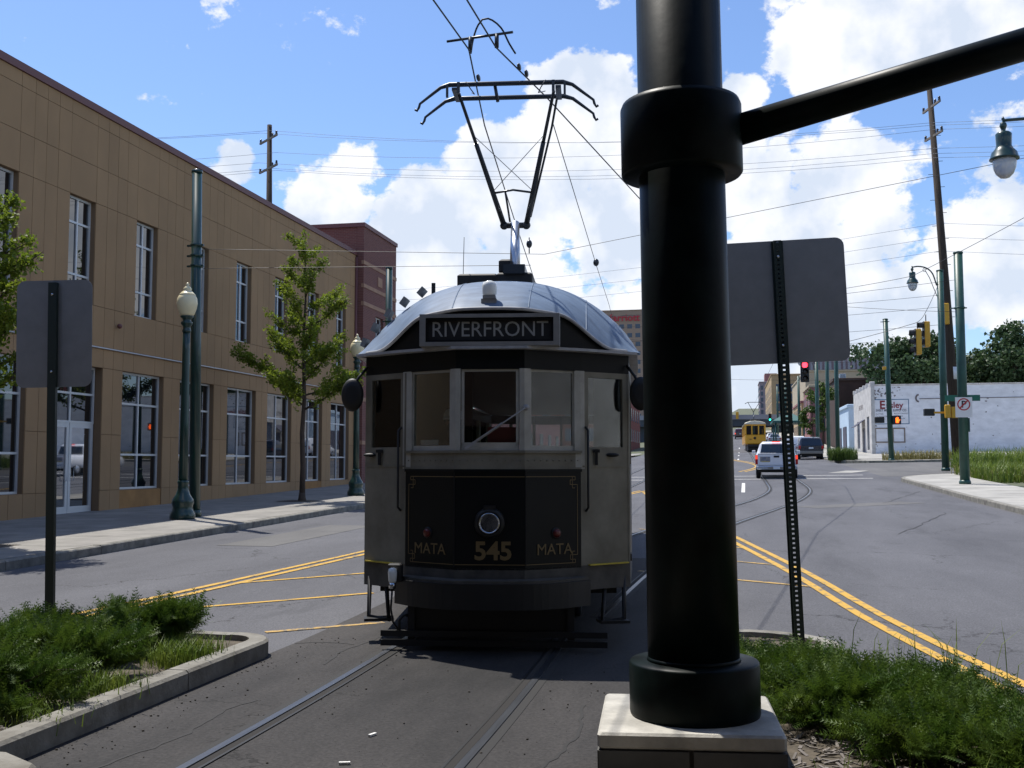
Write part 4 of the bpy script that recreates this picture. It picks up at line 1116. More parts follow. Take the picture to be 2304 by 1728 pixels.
# ------------------------------------------------------------------ sign boards seen from behind
def rounded(w, hh, r, n=5):
    P = []
    for cx, cy, a0 in ((w - r, hh - r, 0), (-w + r, hh - r, 90), (-w + r, -hh + r, 180), (w - r, -hh + r, 270)):
        for k in range(n + 1):
            a = R(a0 + 90 * k / n); P.append((cx + r * math.cos(a), cy + r * math.sin(a)))
    return P
def back_sign(name, label, loc, rz, tilt, w, hh, zc, post_h, perforated):
    t = thing(name, label, 'sign', loc, rz)
    t.rotation_euler = (tilt[0], tilt[1], rz)
    bo = rounded(w / 2, hh / 2, .07)
    MB().prism([(x, .0, zc + z) for x, z in bo], (0, .004, 0)).build('sign_board', 'sign_back', t)
    po = MB()
    wd, dp, th = .032, .035, .004
    # U channel post: web and two flanges
    if perforated:
        z = 0.0
        step = .0254 * 1.5
        zz = 0.0
        webx = .010
        # web built round its row of holes
        po.box(-wd, -webx, -.040, -.036, 0, post_h); po.box(webx, wd, -.040, -.036, 0, post_h)
        k = 0
        while zz < post_h:
            po.box(-webx, webx, -.040, -.036, zz, min(post_h, zz + step - .014)); zz += step; k += 1
        po.box(-wd, -wd + th, -.036, -.004, 0, post_h); po.box(wd - th, wd, -.036, -.004, 0, post_h)
        po.box(-wd - .016, -wd, -.008, -.004, 0, post_h); po.box(wd, wd + .016, -.008, -.004, 0, post_h)
    else:
        po.box(-.036, .036, -.045, -.040, 0, post_h); po.box(-.036, -.031, -.040, -.003, 0, post_h); po.box(.031, .036, -.040, -.003, 0, post_h)
    po.build('post', 'post_green', t)
    bl = MB()
    for z in (zc + hh * .36, zc - hh * .36): bl.sphere((0, -.046, z), .012, 8, 6)
    bl.build('bolt', 'chrome', t)
    return t
back_sign('road_sign', 'grey back of a small upright sign on a plain dark post in the left bed', (-5.66, 8.2, .05), R(10), (0, R(-1.2), 0), .66, .93, 2.68, 3.12, False)
back_sign('road_sign', 'grey back of a large square sign on a leaning perforated post', (.52, 9.0, .06), R(4), (R(-1), R(-1.9), 0), 1.08, 1.03, 2.89, 3.40, True)
# ------------------------------------------------------------------ the tan building on the left
def brick_tex(name, c1, c2, mortar, axis, sc=1.0):
    m = bpy.data.materials.new(name); m.use_nodes = True
    N = m.node_tree.nodes; L = m.node_tree.links; b = N['Principled BSDF']; b.inputs['Roughness'].default_value = .9
    tc = N.new('ShaderNodeTexCoord'); sp = N.new('ShaderNodeSeparateXYZ'); cb = N.new('ShaderNodeCombineXYZ')
    L.new(tc.outputs['Object'], sp.inputs[0]); L.new(sp.outputs[axis], cb.inputs[0]); L.new(sp.outputs['Z'], cb.inputs[1])
    br = N.new('ShaderNodeTexBrick'); br.inputs['Color1'].default_value = (*c1, 1); br.inputs['Color2'].default_value = (*c2, 1); br.inputs['Mortar'].default_value = (*mortar, 1)
    br.inputs['Scale'].default_value = 1.0 / sc; br.inputs['Brick Width'].default_value = .21; br.inputs['Row Height'].default_value = .075; br.inputs['Mortar Size'].default_value = .008
    L.new(cb.outputs[0], br.inputs['Vector']); L.new(br.outputs['Color'], b.inputs['Base Color'])
    bp = N.new('ShaderNodeBump'); bp.inputs['Strength'].default_value = .5; bp.inputs['Distance'].default_value = .006; bp.invert = True
    L.new(br.outputs['Fac'], bp.inputs['Height']); L.new(bp.outputs[0], b.inputs['Normal'])
    M[name] = m
brick_tex('brick_red', (.185, .070, .058), (.15, .055, .048), (.21, .13, .11), 'Y')
brick_tex('brick_red_x', (.185, .070, .058), (.15, .055, .048), (.21, .13, .11), 'X')

def build_left():
    B = thing('commercial_building', 'long tan panelled two-storey building with tall gridded windows', 'building', (0, 0, 0))
    FX = -16.2
    MB().box(-28, -17.35, 12.5, 44.58, -.3, 10.7).build('wall_core', 'tan_joint', B)
    MB().box(-28, FX, -20, 12.45, -.3, 10.9).build('rear_wing', 'tan_panel', B)
    centres = [27.35 + 3.1 * k for k in range(-5, 6)]
    core = MB(); rest = MB()
    def cell(y0, y1, z0, z1, openk):
        core.box(-17.4, FX - .03, y0, y1, z0, z1)
        g_ = .006
        x0 = FX - .032
        if y1 < 20.4:
            rest.box(x0, FX, y0 + g_, y1 - g_, z0 + g_, z1 - g_)
        else:
            MB().box(x0, FX + rnd.uniform(-.002, .002), y0 + g_, y1 - g_, z0 + g_, z1 - g_).build('wall_panel', 'tan_panel', B)
    zs = [-.3, .88, 2.35, 4.1, 4.6, 5.7, 8.4, 9.36, 10.45, 10.80]
    for k, c in enumerate(centres):
        ya = c - 1.55; yb = c + 1.55
        if k == 0: ya = 12.5
        if k == len(centres) - 1: yb = 44.6
        cols = [(ya, c - 1.08), (c - 1.08, c - .565), (c - .565, c + .565), (c + .565, c + 1.08), (c + 1.08, yb)]
        is_door = abs(c - 24.25) < .1
        for z0, z1 in zip(zs, zs[1:]):
            for i, (y0, y1) in enumerate(cols):
                mid = i in (1, 2, 3)
                if mid and .8 < z0 < 4.0: continue
                if is_door and mid and z0 < 4.0: continue
                if i == 2 and 5.6 < z0 < 8.3: continue
                if mid and z0 < 0 and abs(c - 27.35) < .1 or mid and z0 < 0 and abs(c - 39.75) < .1:
                    if i == 1:
                        core.box(-17.4, FX - .06, c - 1.08, c + 1.08, z0, z1)
                        MB().box(FX - .06, FX - .02, c - 1.07, c + 1.07, z0, z1 - .02).build('spandrel_panel', 'rust_panel', B)
                    continue
                if mid and i != 2 and (z0 < 0 or 4.05 < z0 < 4.3) : 
                    pass
                cell(y0, y1, z0, z1, False)
        def window(y0, y1, z0, z1, vs, hs, depth=.22, bar=.055, glass='dark_glass', name='window'):
            x = FX - depth; f = MB()
            f.box(x, x + .07, y0, y1, z0, z0 + bar); f.box(x, x + .07, y0, y1, z1 - bar, z1)
            f.box(x, x + .07, y0, y0 + bar, z0 + bar, z1 - bar); f.box(x, x + .07, y1 - bar, y1, z0 + bar, z1 - bar)
            for v in vs: f.box(x + .004, x + .066, v - bar / 2, v + bar / 2, z0 + bar, z1 - bar)
            ye = [y0 + bar] + [q for v in vs for q in (v - bar / 2, v + bar / 2)] + [y1 - bar]
            for q in hs:
                for a_, b_ in zip(ye[::2], ye[1::2]): f.box(x + .006, x + .064, a_, b_, q - bar / 2, q + bar / 2)
            fo = f.build(name, 'window_frame', B)
            ze = [z0] + list(hs) + [z1]
            for a_, b_ in zip(ye[::2], ye[1::2]):
                for p, q in zip(ze, ze[1:]):
                    tl = rnd.uniform(-.0025, .0025); tl2 = rnd.uniform(-.002, .002)
                    mb = MB(); xa = x + .03
                    mb.add([(xa + tl, a_ - .01, p), (xa - tl, b_ + .01, p), (xa - tl + tl2, b_ + .01, q), (xa + tl + tl2, a_ - .01, q),
                            (xa - .01 + tl, a_ - .01, p), (xa - .01 - tl, b_ + .01, p), (xa - .01 - tl, b_ + .01, q), (xa - .01 + tl, a_ - .01, q)],
                           [(0, 1, 2, 3), (4, 7, 6, 5), (0, 4, 5, 1), (1, 5, 6, 2), (2, 6, 7, 3), (3, 7, 4, 0)])
                    mb.build('pane', glass, fo)
            return fo
        if is_door:
            window(c - 1.03, c + 1.05, 2.62, 4.1, [c + .02], [3.38], depth=.28)
            for s_ in (-1, 1):
                y0, y1 = (c - 1.03, c + .01) if s_ < 0 else (c + .03, c + 1.05)
                x = FX - .28; f = MB()
                f.box(x, x + .06, y0, y1, .24, .50); f.box(x, x + .06, y0, y1, 2.50, 2.62); f.box(x, x + .06, y0, y0 + .10, .5, 2.5); f.box(x, x + .06, y1 - .10, y1, .5, 2.5)
                d = f.build('door', 'window_frame', B)
                MB().box(x + .02, x + .03, y0 + .10, y1 - .10, .5, 2.5).build('pane', 'door_glass', d)
                yh = y1 - .14 if s_ < 0 else y0 + .14
                MB().tube([(x + .06, yh, 1.15), (x + .12, yh, 1.15), (x + .12, yh, 1.5), (x + .06, yh, 1.5)], .013, 6).build('handle', 'window_frame', d)
        elif k > 0:
            window(c - 1.08, c + 1.08, .88, 4.1, [c], [1.83, 3.23])
        window(c - .565, c + .565, 5.7, 8.4, [c], [6.41, 7.74])
        bk = MB().box(FX - .62, FX - .4, c - 1.1, c + 1.1, -.2, 4.15); bk.box(FX - .62, FX - .4, c - .6, c + .6, 5.65, 8.45)
        bk.build('wall_backing', 'tan_joint', B)
    core.build('wall_core', 'tan_joint', B)
    rest.build('wall_panel_run', 'tan_panel', B)
    MB().box(-28.1, FX + .05, -20.1, 44.62, 10.80, 10.99).build('coping', 'coping', B)
    MB().tube([(FX + .03, 15, 4.60), (FX + .03, 44.4, 4.66)], .022, 6).build('conduit', 'conduit', B)
    MB().sphere((FX + .1, 25.9, 5.28), .07, 8, 6).build('alarm_bell', 'coping', B)
    MB().tube([(FX + .04, 44.55, .2), (FX + .04, 44.55, 10.7)], .07, 8).build('downpipe', 'coping', B)
build_left()

def build_brick():
    B = thing('brick_building', 'taller dark red brick block with pale stone bands beyond the tan building', 'building')
    X = -15.86
    MB().box(-23, X - .25, 44.7, 49.3, 0, 12.1).build('wall_core', 'brick_red_x', B)
    w = MB(); wy0, wy1 = 46.35, 47.45
    w.box(X - .3, X, 44.66, wy0, 0, 12.1); w.box(X - .3, X, wy1, 49.35, 0, 12.1)
    for z0, z1 in ((0, .9), (4.1, 5.6), (8.3, 12.1)): w.box(X - .3, X, wy0, wy1, z0, z1)
    w.build('wall', 'brick_red', B)
    for z in (10.42, 9.38, 8.58, 4.3, 2.4): MB().box(X - .1, X + .025, 44.64, 49.37, z, z + .17).build('stone_band', 'stone_band', B)
    MB().box(X - .05, X + .03, 46.6, 47.2, 9.72, 10.15).build('stone_plaque', 'stone_band', B)
    MB().box(-23.05, X + .06, 44.6, 49.4, 12.1, 12.28).build('coping', 'coping', B)
    for z0, z1 in ((5.6, 8.3), (.9, 4.1)):
        f = MB(); x = X - .2; b_ = .055; c = (wy0 + wy1) / 2
        f.box(x, x + .06, wy0, wy1, z0, z0 + b_); f.box(x, x + .06, wy0, wy1, z1 - b_, z1); f.box(x, x + .06, wy0, wy0 + b_, z0 + b_, z1 - b_); f.box(x, x + .06, wy1 - b_, wy1, z0 + b_, z1 - b_); f.box(x + .003, x + .057, c - b_ / 2, c + b_ / 2, z0 + b_, z1 - b_)
        fo = f.build('window', 'window_frame', B)
        MB().box(x + .02, x + .03, wy0 + .04, wy1 - .04, z0 + .04, z1 - .04).build('pane', 'dark_glass', fo)
build_brick()

# ------------------------------------------------------------------ lamps and poles on the left pavement
def acorn_lamp(loc, label):
    t = thing('street_lamp', label, 'street lamp', loc, 0, 'green post lamps on the left pavement')
    z = 0
    MB().lathe([(.27, 0), (.285, .03), (.285, .12), (.24, .20), (.22, .27), (.235, .33), (.25, .38), (.235, .45), (.16, .56), (.125, .68), (.115, .80), (.13, .82), (.13, .86), (.11, .88)], n=24).build('base', 'green_metal', t)
    n = 32
    pr = MB(); rs = []
    for zz, r in ((.86, .105), (2.2, .098), (3.9, .085), (4.30, .082)):
        rs.append([(r * (1 - .10 * (k % 2)) * math.cos(2*PI*k/n), r * (1 - .10 * (k % 2)) * math.sin(2*PI*k/n), zz) for k in range(n)])
    pr.rings(rs, True, True).build('shaft', 'green_metal', t)
    MB().lathe([(.083, 4.28), (.10, 4.30), (.10, 4.34), (.085, 4.36), (.085, 4.42), (.13, 4.48), (.135, 4.52), (.095, 4.55), (.10, 4.60), (.15, 4.64), (.15, 4.665)], n=20).build('capital', 'green_metal', t)
    MB().lathe([(.13, 4.66), (.17, 4.72), (.215, 4.84), (.235, 4.97), (.222, 5.08), (.185, 5.145), (.16, 5.16)], n=24).build('globe', 'globe_cream', t)
    MB().lathe([(.185, 5.145), (.19, 5.16), (.16, 5.19), (.115, 5.235), (.085, 5.26), (.095, 5.28), (.095, 5.31), (.055, 5.35), (.028, 5.38), (.045, 5.41), (.012, 5.45)], n=20).build('finial', 'globe_cream', t)
    return t
acorn_lamp((-12.27, 22.49, h(-12.27, 22.49) + .15), 'green post lamp with a cream globe beside the tall plain pole')
acorn_lamp((-12.34, 34.19, h(-12.34, 34.19) + .15), 'green post lamp with a cream globe beside the tram, past the leafy tree')
def plain_pole(loc, top, r, label, m='pole_green', group='plain green span-wire poles', clamps=(), tilt=0.0, cap=True):
    t = thing('span_wire_pole', label, 'pole', loc, 0, group)
    H = top - loc[2]
    MB().cyl((0, 0, 0), (0, 0, H), r * 1.04, r * .94, 20).build('shaft', m, t)
    if cap: MB().lathe([(r * 1.02, H - .04), (r * 1.08, H - .03), (r * 1.06, H + .02), (r * .5, H + .05)], n=16).build('cap', m, t)
    MB().lathe([(r * 1.25, 0), (r * 1.25, .10), (r * 1.06, .16)], n=18).build('base', m, t)
    for z in clamps:
        c = MB().lathe([(r * 1.05, z), (r * 1.18, z + .005), (r * 1.18, z + .06), (r * 1.05, z + .065)], n=18); c.box(-r * 1.9, -r, -.03, .03, z + .01, z + .05); c.box(r, r * 1.5, -.03, .03, z + .01, z + .05)
        c.build('wire_clamp', m, t)
    t.rotation_euler = (0, tilt, 0)
    return t
plain_pole((-12.40, 23.3, h(-12.4, 23.3) + .15), 8.63, .125, 'tall plain green pole behind the nearer cream-globed lamp', clamps=(6.45, 6.2, 5.95), tilt=R(-.9), m='green_metal')
plain_pole((-12.55, 38.2, h(-12.5, 38.2) + .15), 8.95, .13, 'plain green pole in front of the red brick block', clamps=(6.3, 6.0), m='green_metal')

# ------------------------------------------------------------------ trees
def leafkite(b, p, d, s_, rg):
    d = d.normalized(); u = d.cross(Vector((rg.gauss(0, 1), rg.gauss(0, 1), rg.gauss(0, 1)))).normalized()
    n = d.cross(u)
    b.add([p, p + d * s_ * .75 + u * s_ * .55, p + d * s_ * .95 + n * s_ * .12, p + d * s_ * .75 - u * s_ * .55], [(0, 1, 2), (0, 2, 3)])
def ginkgo(loc, top, r, z0, nb, label, seed, dens=1.0, aim=None):
    rg = random.Random(seed)
    t = thing('ginkgo_tree', label, 'tree', loc, 0, 'young street trees on the left pavement')
    tr = MB(); path = [Vector((0, 0, 0))]; H = top
    for i in range(1, 9): path.append(Vector((rg.gauss(0, .025) * (i > 1), rg.gauss(0, .025), H * i / 8)))
    tr.tube(path, [.095, .082, .074, .064, .052, .042, .032, .020, .008], 10); tr.lathe([(.15, -.05), (.115, .08), (.095, .25)], n=10)
    lv = MB()
    def along(f):
        f *= 8; i = min(7, int(f)); return path[i].lerp(path[i+1], f - i)
    def clusters(pts, n, spread=.065, s0=.068):
        for q in range(n):
            f = rg.uniform(.12, 1.0); k = f * (len(pts) - 1); i = min(len(pts) - 2, int(k)); c = pts[i].lerp(pts[i+1], k - i)
            c = c + Vector((rg.gauss(0, spread), rg.gauss(0, spread), rg.gauss(0, spread)))
            for j in range(rg.randint(6, 11)):
                d = Vector((rg.gauss(0, 1), rg.gauss(0, 1), rg.gauss(0, .7) + .1))
                leafkite(lv, c + d.normalized() * rg.uniform(.0, .09), d, s0 * rg.uniform(.7, 1.25), rg)
    for k in range(nb):
        f = (k + rg.random() * .8) / nb
        zf = z0 / H + (1 - z0 / H) * (f ** 1.12) * .93
        a = k * 2.399 + rg.uniform(-.35, .35)
        ln = r * (1.0 - .72 * f) * rg.uniform(.78, 1.12)
        up = rg.uniform(.30, .62) if f > .2 else rg.uniform(.12, .45)
        st = along(zf); d = Vector((math.cos(a), math.sin(a), up)).normalized()
        pts = [st]
        for i in range(1, 7):
            d = (d + Vector((rg.gauss(0, .05), rg.gauss(0, .05), .045))).normalized(); pts.append(pts[-1] + d * ln / 6)
        tr.tube(pts, [.030 * (1 - .75 * f) * (1 - i / 7.5) + .004 for i in range(7)], 6)
        clusters(pts, int(ln * 36 * dens))
        for s_ in range(int(ln * 3)):
            g_ = rg.uniform(.25, .85); i = int(g_ * 6); p = pts[i]
            dd = (d + Vector((rg.gauss(0, .6), rg.gauss(0, .6), rg.uniform(-.3, .4)))).normalized(); l2 = ln * rg.uniform(.18, .36)
            q = [p, p + dd * l2 * .5, p + dd * l2 + Vector((0, 0, .04))]
            tr.tube(q, [.010, .007, .003], 5); clusters(q, int(l2 * 30 * dens))
    clusters(path[6:], int(30 * dens), .06)
    tr.build('trunk', 'bark', t); lv.build('crown', 'ginkgo_leaf', t, recalc=False)
    return t
ginkgo((-12.81, 30.73, h(-12.8, 30.7) + .15), 8.25, 2.55, 2.75, 26, 'young light green tree on the pavement between the two post lamps', 21, .82)
ginkgo((-12.35, 15.75, h(-12.3, 15.7) + .15), 6.2, 1.95, 2.5, 24, 'leafy young tree whose branches reach in before the tan wall', 8, .95)
for x, y in ((-12.81, 30.73), (-12.35, 15.75)):
    o = MB().box(x - .6, x + .6, y - .6, y + .6, h(x, y) + .154, h(x, y) + .157).build('tree_pit', 'dirt'); o['kind'] = 'structure'

def broad_tree(loc, H, rx, rz, nclump, label, seed, m='far_leaf', leaf=.42, per=95, group='trees behind the white building', trunk=.22):
    rg = random.Random(seed); t = thing('broadleaf_tree', label, 'tree', loc, 0, group)
    tr = MB(); cz = H - rz
    tr.tube([(0, 0, -.1), (.1, 0, cz * .5), (0, .1, cz), (.1, 0, cz + rz * .5)], [trunk * 1.2, trunk, trunk * .7, trunk * .2], 8)
    lv = MB()
    for k in range(nclump):
        u = Vector((rg.gauss(0, 1), rg.gauss(0, 1), rg.gauss(0, 1))).normalized() * (rg.uniform(.35, 1.0) ** .5)
        wob = 1 + .22 * math.sin(u.x * 5 + seed) + .14 * math.sin(u.z * 7 + seed * 2)
        c = Vector((u.x * rx * wob, u.y * rx, cz + u.z * rz * wob))
        tr.tube([(0, 0, cz * .8), Vector((0, 0, cz * .8)).lerp(c, .55) + Vector((0, 0, .1)), c], [trunk * .35, trunk * .18, .02], 5)
        cr = rg.uniform(.16, .30) * min(rx, rz * 1.2)
        for j in range(per):
            v = Vector((rg.gauss(0, .5), rg.gauss(0, .5), rg.gauss(0, .38))) * cr
            d = Vector((rg.gauss(0, 1), rg.gauss(0, 1), rg.gauss(0, .8) - .2))
            leafkite(lv, c + v, d, leaf * rg.uniform(.6, 1.2), rg)
    tr.build('trunk', 'bark', t); lv.build('crown', m, t, recalc=False)
    return t

pw = thing('offscreen_warehouse', 'pale building with dark windows added out of view across the street, for window reflections', 'building')  # out of view; added for the window reflections and to hold back sky light
MB().box(13.5, 30, -24, 18, -.3, 9.5).build('wall', 'white_trim', pw)
for k in range(9):
    for z in (1.6, 5.6): MB().box(13.42, 13.55, -22 + k * 4.4, -19.4 + k * 4.4, z, z + 2.4).build('window', 'far_glass', pw)
# ------------------------------------------------------------------ vehicles
def ringcar(hw, zb, zbelt, wr, zr, y):
    """cross-section of a car body at station y"""
    if zr is None or zr <= zbelt + .05:
        return [(-hw+.10, y, zb), (hw-.10, y, zb), (hw, y, zb+.12), (hw, y, zbelt-.10), (hw-.06, y, zbelt), (hw-.14, y, zbelt+.012), (hw-.20, y, zbelt+.016), (-hw+.20, y, zbelt+.016), (-hw+.14, y, zbelt+.012), (-hw+.06, y, zbelt), (-hw, y, zbelt-.10), (-hw, y, zb+.12)]
    return [(-hw+.10, y, zb), (hw-.10, y, zb), (hw, y, zb+.12), (hw, y, zbelt-.10), (hw-.03, y, zbelt), (wr+.02, y, zr-.10), (wr-.10, y, zr), (-wr+.10, y, zr), (-wr-.02, y, zr-.10), (-hw+.03, y, zbelt), (-hw, y, zbelt-.10), (-hw, y, zb+.12)]
def wheel_mesh(r, w):
    b = MB(); n = 20
    b.rings([[(x, r_ * math.cos(2*PI*k/n), r_ * math.sin(2*PI*k/n)) for k in range(n)] for x, r_ in ((-w/2, r*.62), (-w/2, r*.93), (-w/2+.03, r), (w/2-.03, r), (w/2, r*.93), (w/2, r*.62))], True, True)
    return b
def car(name, label, cat, loc, rz, paint, stations, wheels, hw, rear, group=None, lit=False):
    t = thing(name, label, cat, loc, rz, group)
    b = MB(); b.rings([ringcar(*s_) for s_ in stations], True, True)
    bo = b.build('body', paint, t)
    m = bo.modifiers.new('edge', 'BEVEL'); m.width = .02; m.segments = 2; m.limit_method = 'ANGLE'; m.angle_limit = R(40)
    for y, r in wheels:
        for sx in (-1, 1):
            o = wheel_mesh(r, .21).build('wheel', 'tyre', t); o.location = (sx * (hw - .11), y, r)
            h_ = MB().lathe([(r*.6, -.02), (r*.55, .03), (r*.2, .035)], n=14).build('rim', 'car_silver', o)
            h_.rotation_euler = (0, R(90) * sx, 0); h_.location = (sx * .085, 0, 0)
    rear(t)
    return t
def truck_rear(t):
    hw = 1.0
    MB().box(-.90, .90, -.025, .03, .60, 1.17).build('tailgate', 'car_white', t)
    s_ = MB().box(-.86, .86, -.032, -.02, .62, .632); s_.box(-.86, .86, -.032, -.02, 1.13, 1.142); s_.build('tailgate_crease', 'plastic_grey', t)
    MB().bbox(-.95, .95, -.16, .06, .42, .58, .03).build('rear_bumper', 'car_silver', t)
    MB().box(-.42, .42, -.164, -.10, .44, .53).build('bumper_step', 'plastic_grey', t)
    MB().box(-.85, .85, .0, .5, .28, .42).build('underside', 'tyre', t)
    MB().bbox(-.13, .13, -.045, -.02, .98, 1.07, .008).build('tailgate_handle', 'tyre', t)
    MB().box(-.16, .16, -.17, -.162, .44, .56).build('licence_plate', 'plate', t)
    for sx in (-1, 1):
        x0 = sx * .955; l = MB().bbox(x0 - .06, x0 + .06, -.04, .08, .66, 1.10, .015); lo = l.build('tail_lamp', 'tail_red', t)
        MB().box(x0 - .05, x0 + .05, -.046, -.038, .90, 1.08).build('brake_lens', 'tail_lit', lo)
    MB().box(-.20, .20, 1.93, 1.99, 1.735, 1.775).build('high_brake_lamp', 'tail_lit', t)
    st = MB().box(-.78, -.30, -.031, -.024, .78, 1.02).build('sticker', 'sticker_a', t); MB().box(-.72, -.32, -.033, -.0305, .77, .80).build('sticker_strip', 'sticker_y', st)
    MB().prism([(-.78, 1.84, 1.21), (.78, 1.84, 1.21), (.70, 1.957, 1.64), (-.70, 1.957, 1.64)], (0, .03, 0)).build('rear_window', 'car_glass', t)
    for sx in (-1, 1):
        MB().prism([(sx * .955, 2.1, 1.20), (sx * .955, 3.9, 1.20), (sx * .80, 3.3, 1.66), (sx * .80, 2.25, 1.66)], (sx * .012, 0, 0)).build('side_window', 'car_glass', t)
        m_ = MB().bbox(sx * 1.13 - .09, sx * 1.13 + .09, 3.55, 3.62, 1.18, 1.36, .02); m_.box(min(sx * .95, sx * 1.08), max(sx * .95, sx * 1.08), 3.57, 3.6, 1.2, 1.24); m_.build('door_mirror', 'car_white', t)
trk = [(.97, .50, 1.12, 0, None, 0), (1.0, .46, 1.14, 0, None, .25), (1.0, .44, 1.14, 0, None, 1.85), (1.0, .44, 1.17, .80, 1.70, 2.0), (1.0, .44, 1.17, .76, 1.77, 2.3), (1.0, .44, 1.17, .76, 1.77, 3.1), (1.0, .44, 1.15, .70, 1.60, 3.55), (1.0, .44, 1.13, 0, None, 4.15), (.98, .46, 1.06, 0, None, 5.0), (.90, .50, .92, 0, None, 5.35)]
car('pickup_truck', 'white pickup truck with lit brake lamps and a sticker on its tailgate', 'pickup truck', (2.05, 50.1, h(2.1, 51) + .0), R(-2), 'car_white', trk, [(1.05, .37), (4.35, .37)], 1.0, truck_rear).scale = (.93, .97, .97)
def van_rear(glass_z, dark, plate=True, lamp='tail_red', bump='plastic_grey'):
    def f(t):
        MB().prism([(-.72, -.002, 1.02), (.72, -.002, 1.02), (.64, .17, 1.56), (-.64, .17, 1.56)], (0, -.015, 0)).build('rear_window', 'car_glass', t)
        for sx in (-1, 1):
            MB().bbox(sx * .84 - .08, sx * .84 + .08, -.03, .10, .78, 1.02, .02).build('tail_lamp', lamp, t)
            MB().prism([(sx * .925, .5, 1.06), (sx * .925, 3.2, 1.06), (sx * .76, 2.7, 1.55), (sx * .76, .65, 1.55)], (sx * .012, 0, 0)).build('side_window', 'car_glass', t)
        MB().bbox(-.90, .90, -.10, .08, .42, .64, .03).build('rear_bumper', bump, t)
        MB().box(-.17, .17, -.025, .02, .80, .92).build('licence_plate', 'plate', t)
        MB().box(-.7, .7, .05, .4, .22, .42).build('underside', 'tyre', t)
    return f
van = [(.90, .42, 1.00, 0, None, 0.0), (.93, .38, 1.02, .68, 1.30, .08), (.94, .36, 1.04, .74, 1.62, .20), (.94, .34, 1.04, .76, 1.72, .9), (.94, .34, 1.04, .76, 1.72, 2.4), (.94, .34, 1.03, .70, 1.58, 3.0), (.93, .36, 1.0, 0, None, 3.75), (.86, .42, .80, 0, None, 4.6)]
car('minivan', 'dark blue minivan with a grey bumper parked at the right kerb', 'van', (6.0, 84, h(6, 85)), R(1), 'car_dark', van, [(.85, .33), (3.7, .33)], .94, van_rear(0, True))
suv = [(.88, .46, 1.05, 0, None, 0.0), (.92, .42, 1.06, .70, 1.35, .06), (.93, .40, 1.07, .76, 1.70, .18), (.93, .38, 1.07, .77, 1.80, .8), (.93, .38, 1.07, .77, 1.80, 2.5), (.93, .38, 1.05, .70, 1.62, 3.0), (.92, .40, 1.03, 0, None, 3.6), (.86, .46, .85, 0, None, 4.6)]
car('parked_suv', 'white high-roofed car parked ahead of the dark minivan', 'car', (5.35, 91.5, h(5.3, 92)), R(1), 'car_white', suv, [(.8, .36), (3.6, .36)], .93, van_rear(0, True, bump='car_white'))
def sed_rear(lamp):
    def f(t):
        MB().prism([(-.62, .75, .98), (.62, .75, .98), (.52, 1.25, 1.36), (-.52, 1.25, 1.36)], (0, -.02, .02)).build('rear_window', 'car_glass', t)
        for sx in (-1, 1): MB().bbox(sx * .72 - .13, sx * .72 + .13, -.03, .08, .68, .84, .02).build('tail_lamp', lamp, t)
        MB().box(-.16, .16, -.025, .02, .66, .78).build('licence_plate', 'plate', t)
        MB().bbox(-.84, .84, -.08, .06, .36, .56, .03).build('rear_bumper', 'plastic_grey', t)
    return f
sed = [(.84, .40, .92, 0, None, 0), (.87, .34, .96, 0, None, .3), (.88, .32, .96, 0, None, .7), (.88, .30, .96, .58, 1.42, 1.35), (.88, .30, .96, .60, 1.45, 2.2), (.88, .30, .95, 0, None, 3.2), (.84, .34, .78, 0, None, 4.4)]
car('dark_car', 'dark red car with lit tail lamps driving under the bridge', 'car', (1.7, 188, h(1.7, 189)), 0, 'car_red', suv, [(.8, .33), (3.5, .33)], .93, van_rear(0, True, lamp='tail_lit', bump='car_red'))
car('parked_car', 'silver saloon parked past the yellow trolley, before the green canopy', 'car', (5.9, 148, h(5.9, 149)), 0, 'car_silver', sed, [(.8, .31), (3.4, .31)], .88, sed_rear('tail_red'), 'cars parked past the yellow trolley')
car('parked_car', 'white saloon parked ahead of the silver one by the green canopy', 'car', (5.9, 156, h(5.9, 157)), 0, 'car_white', sed, [(.8, .31), (3.4, .31)], .88, sed_rear('tail_red'), 'cars parked past the yellow trolley')

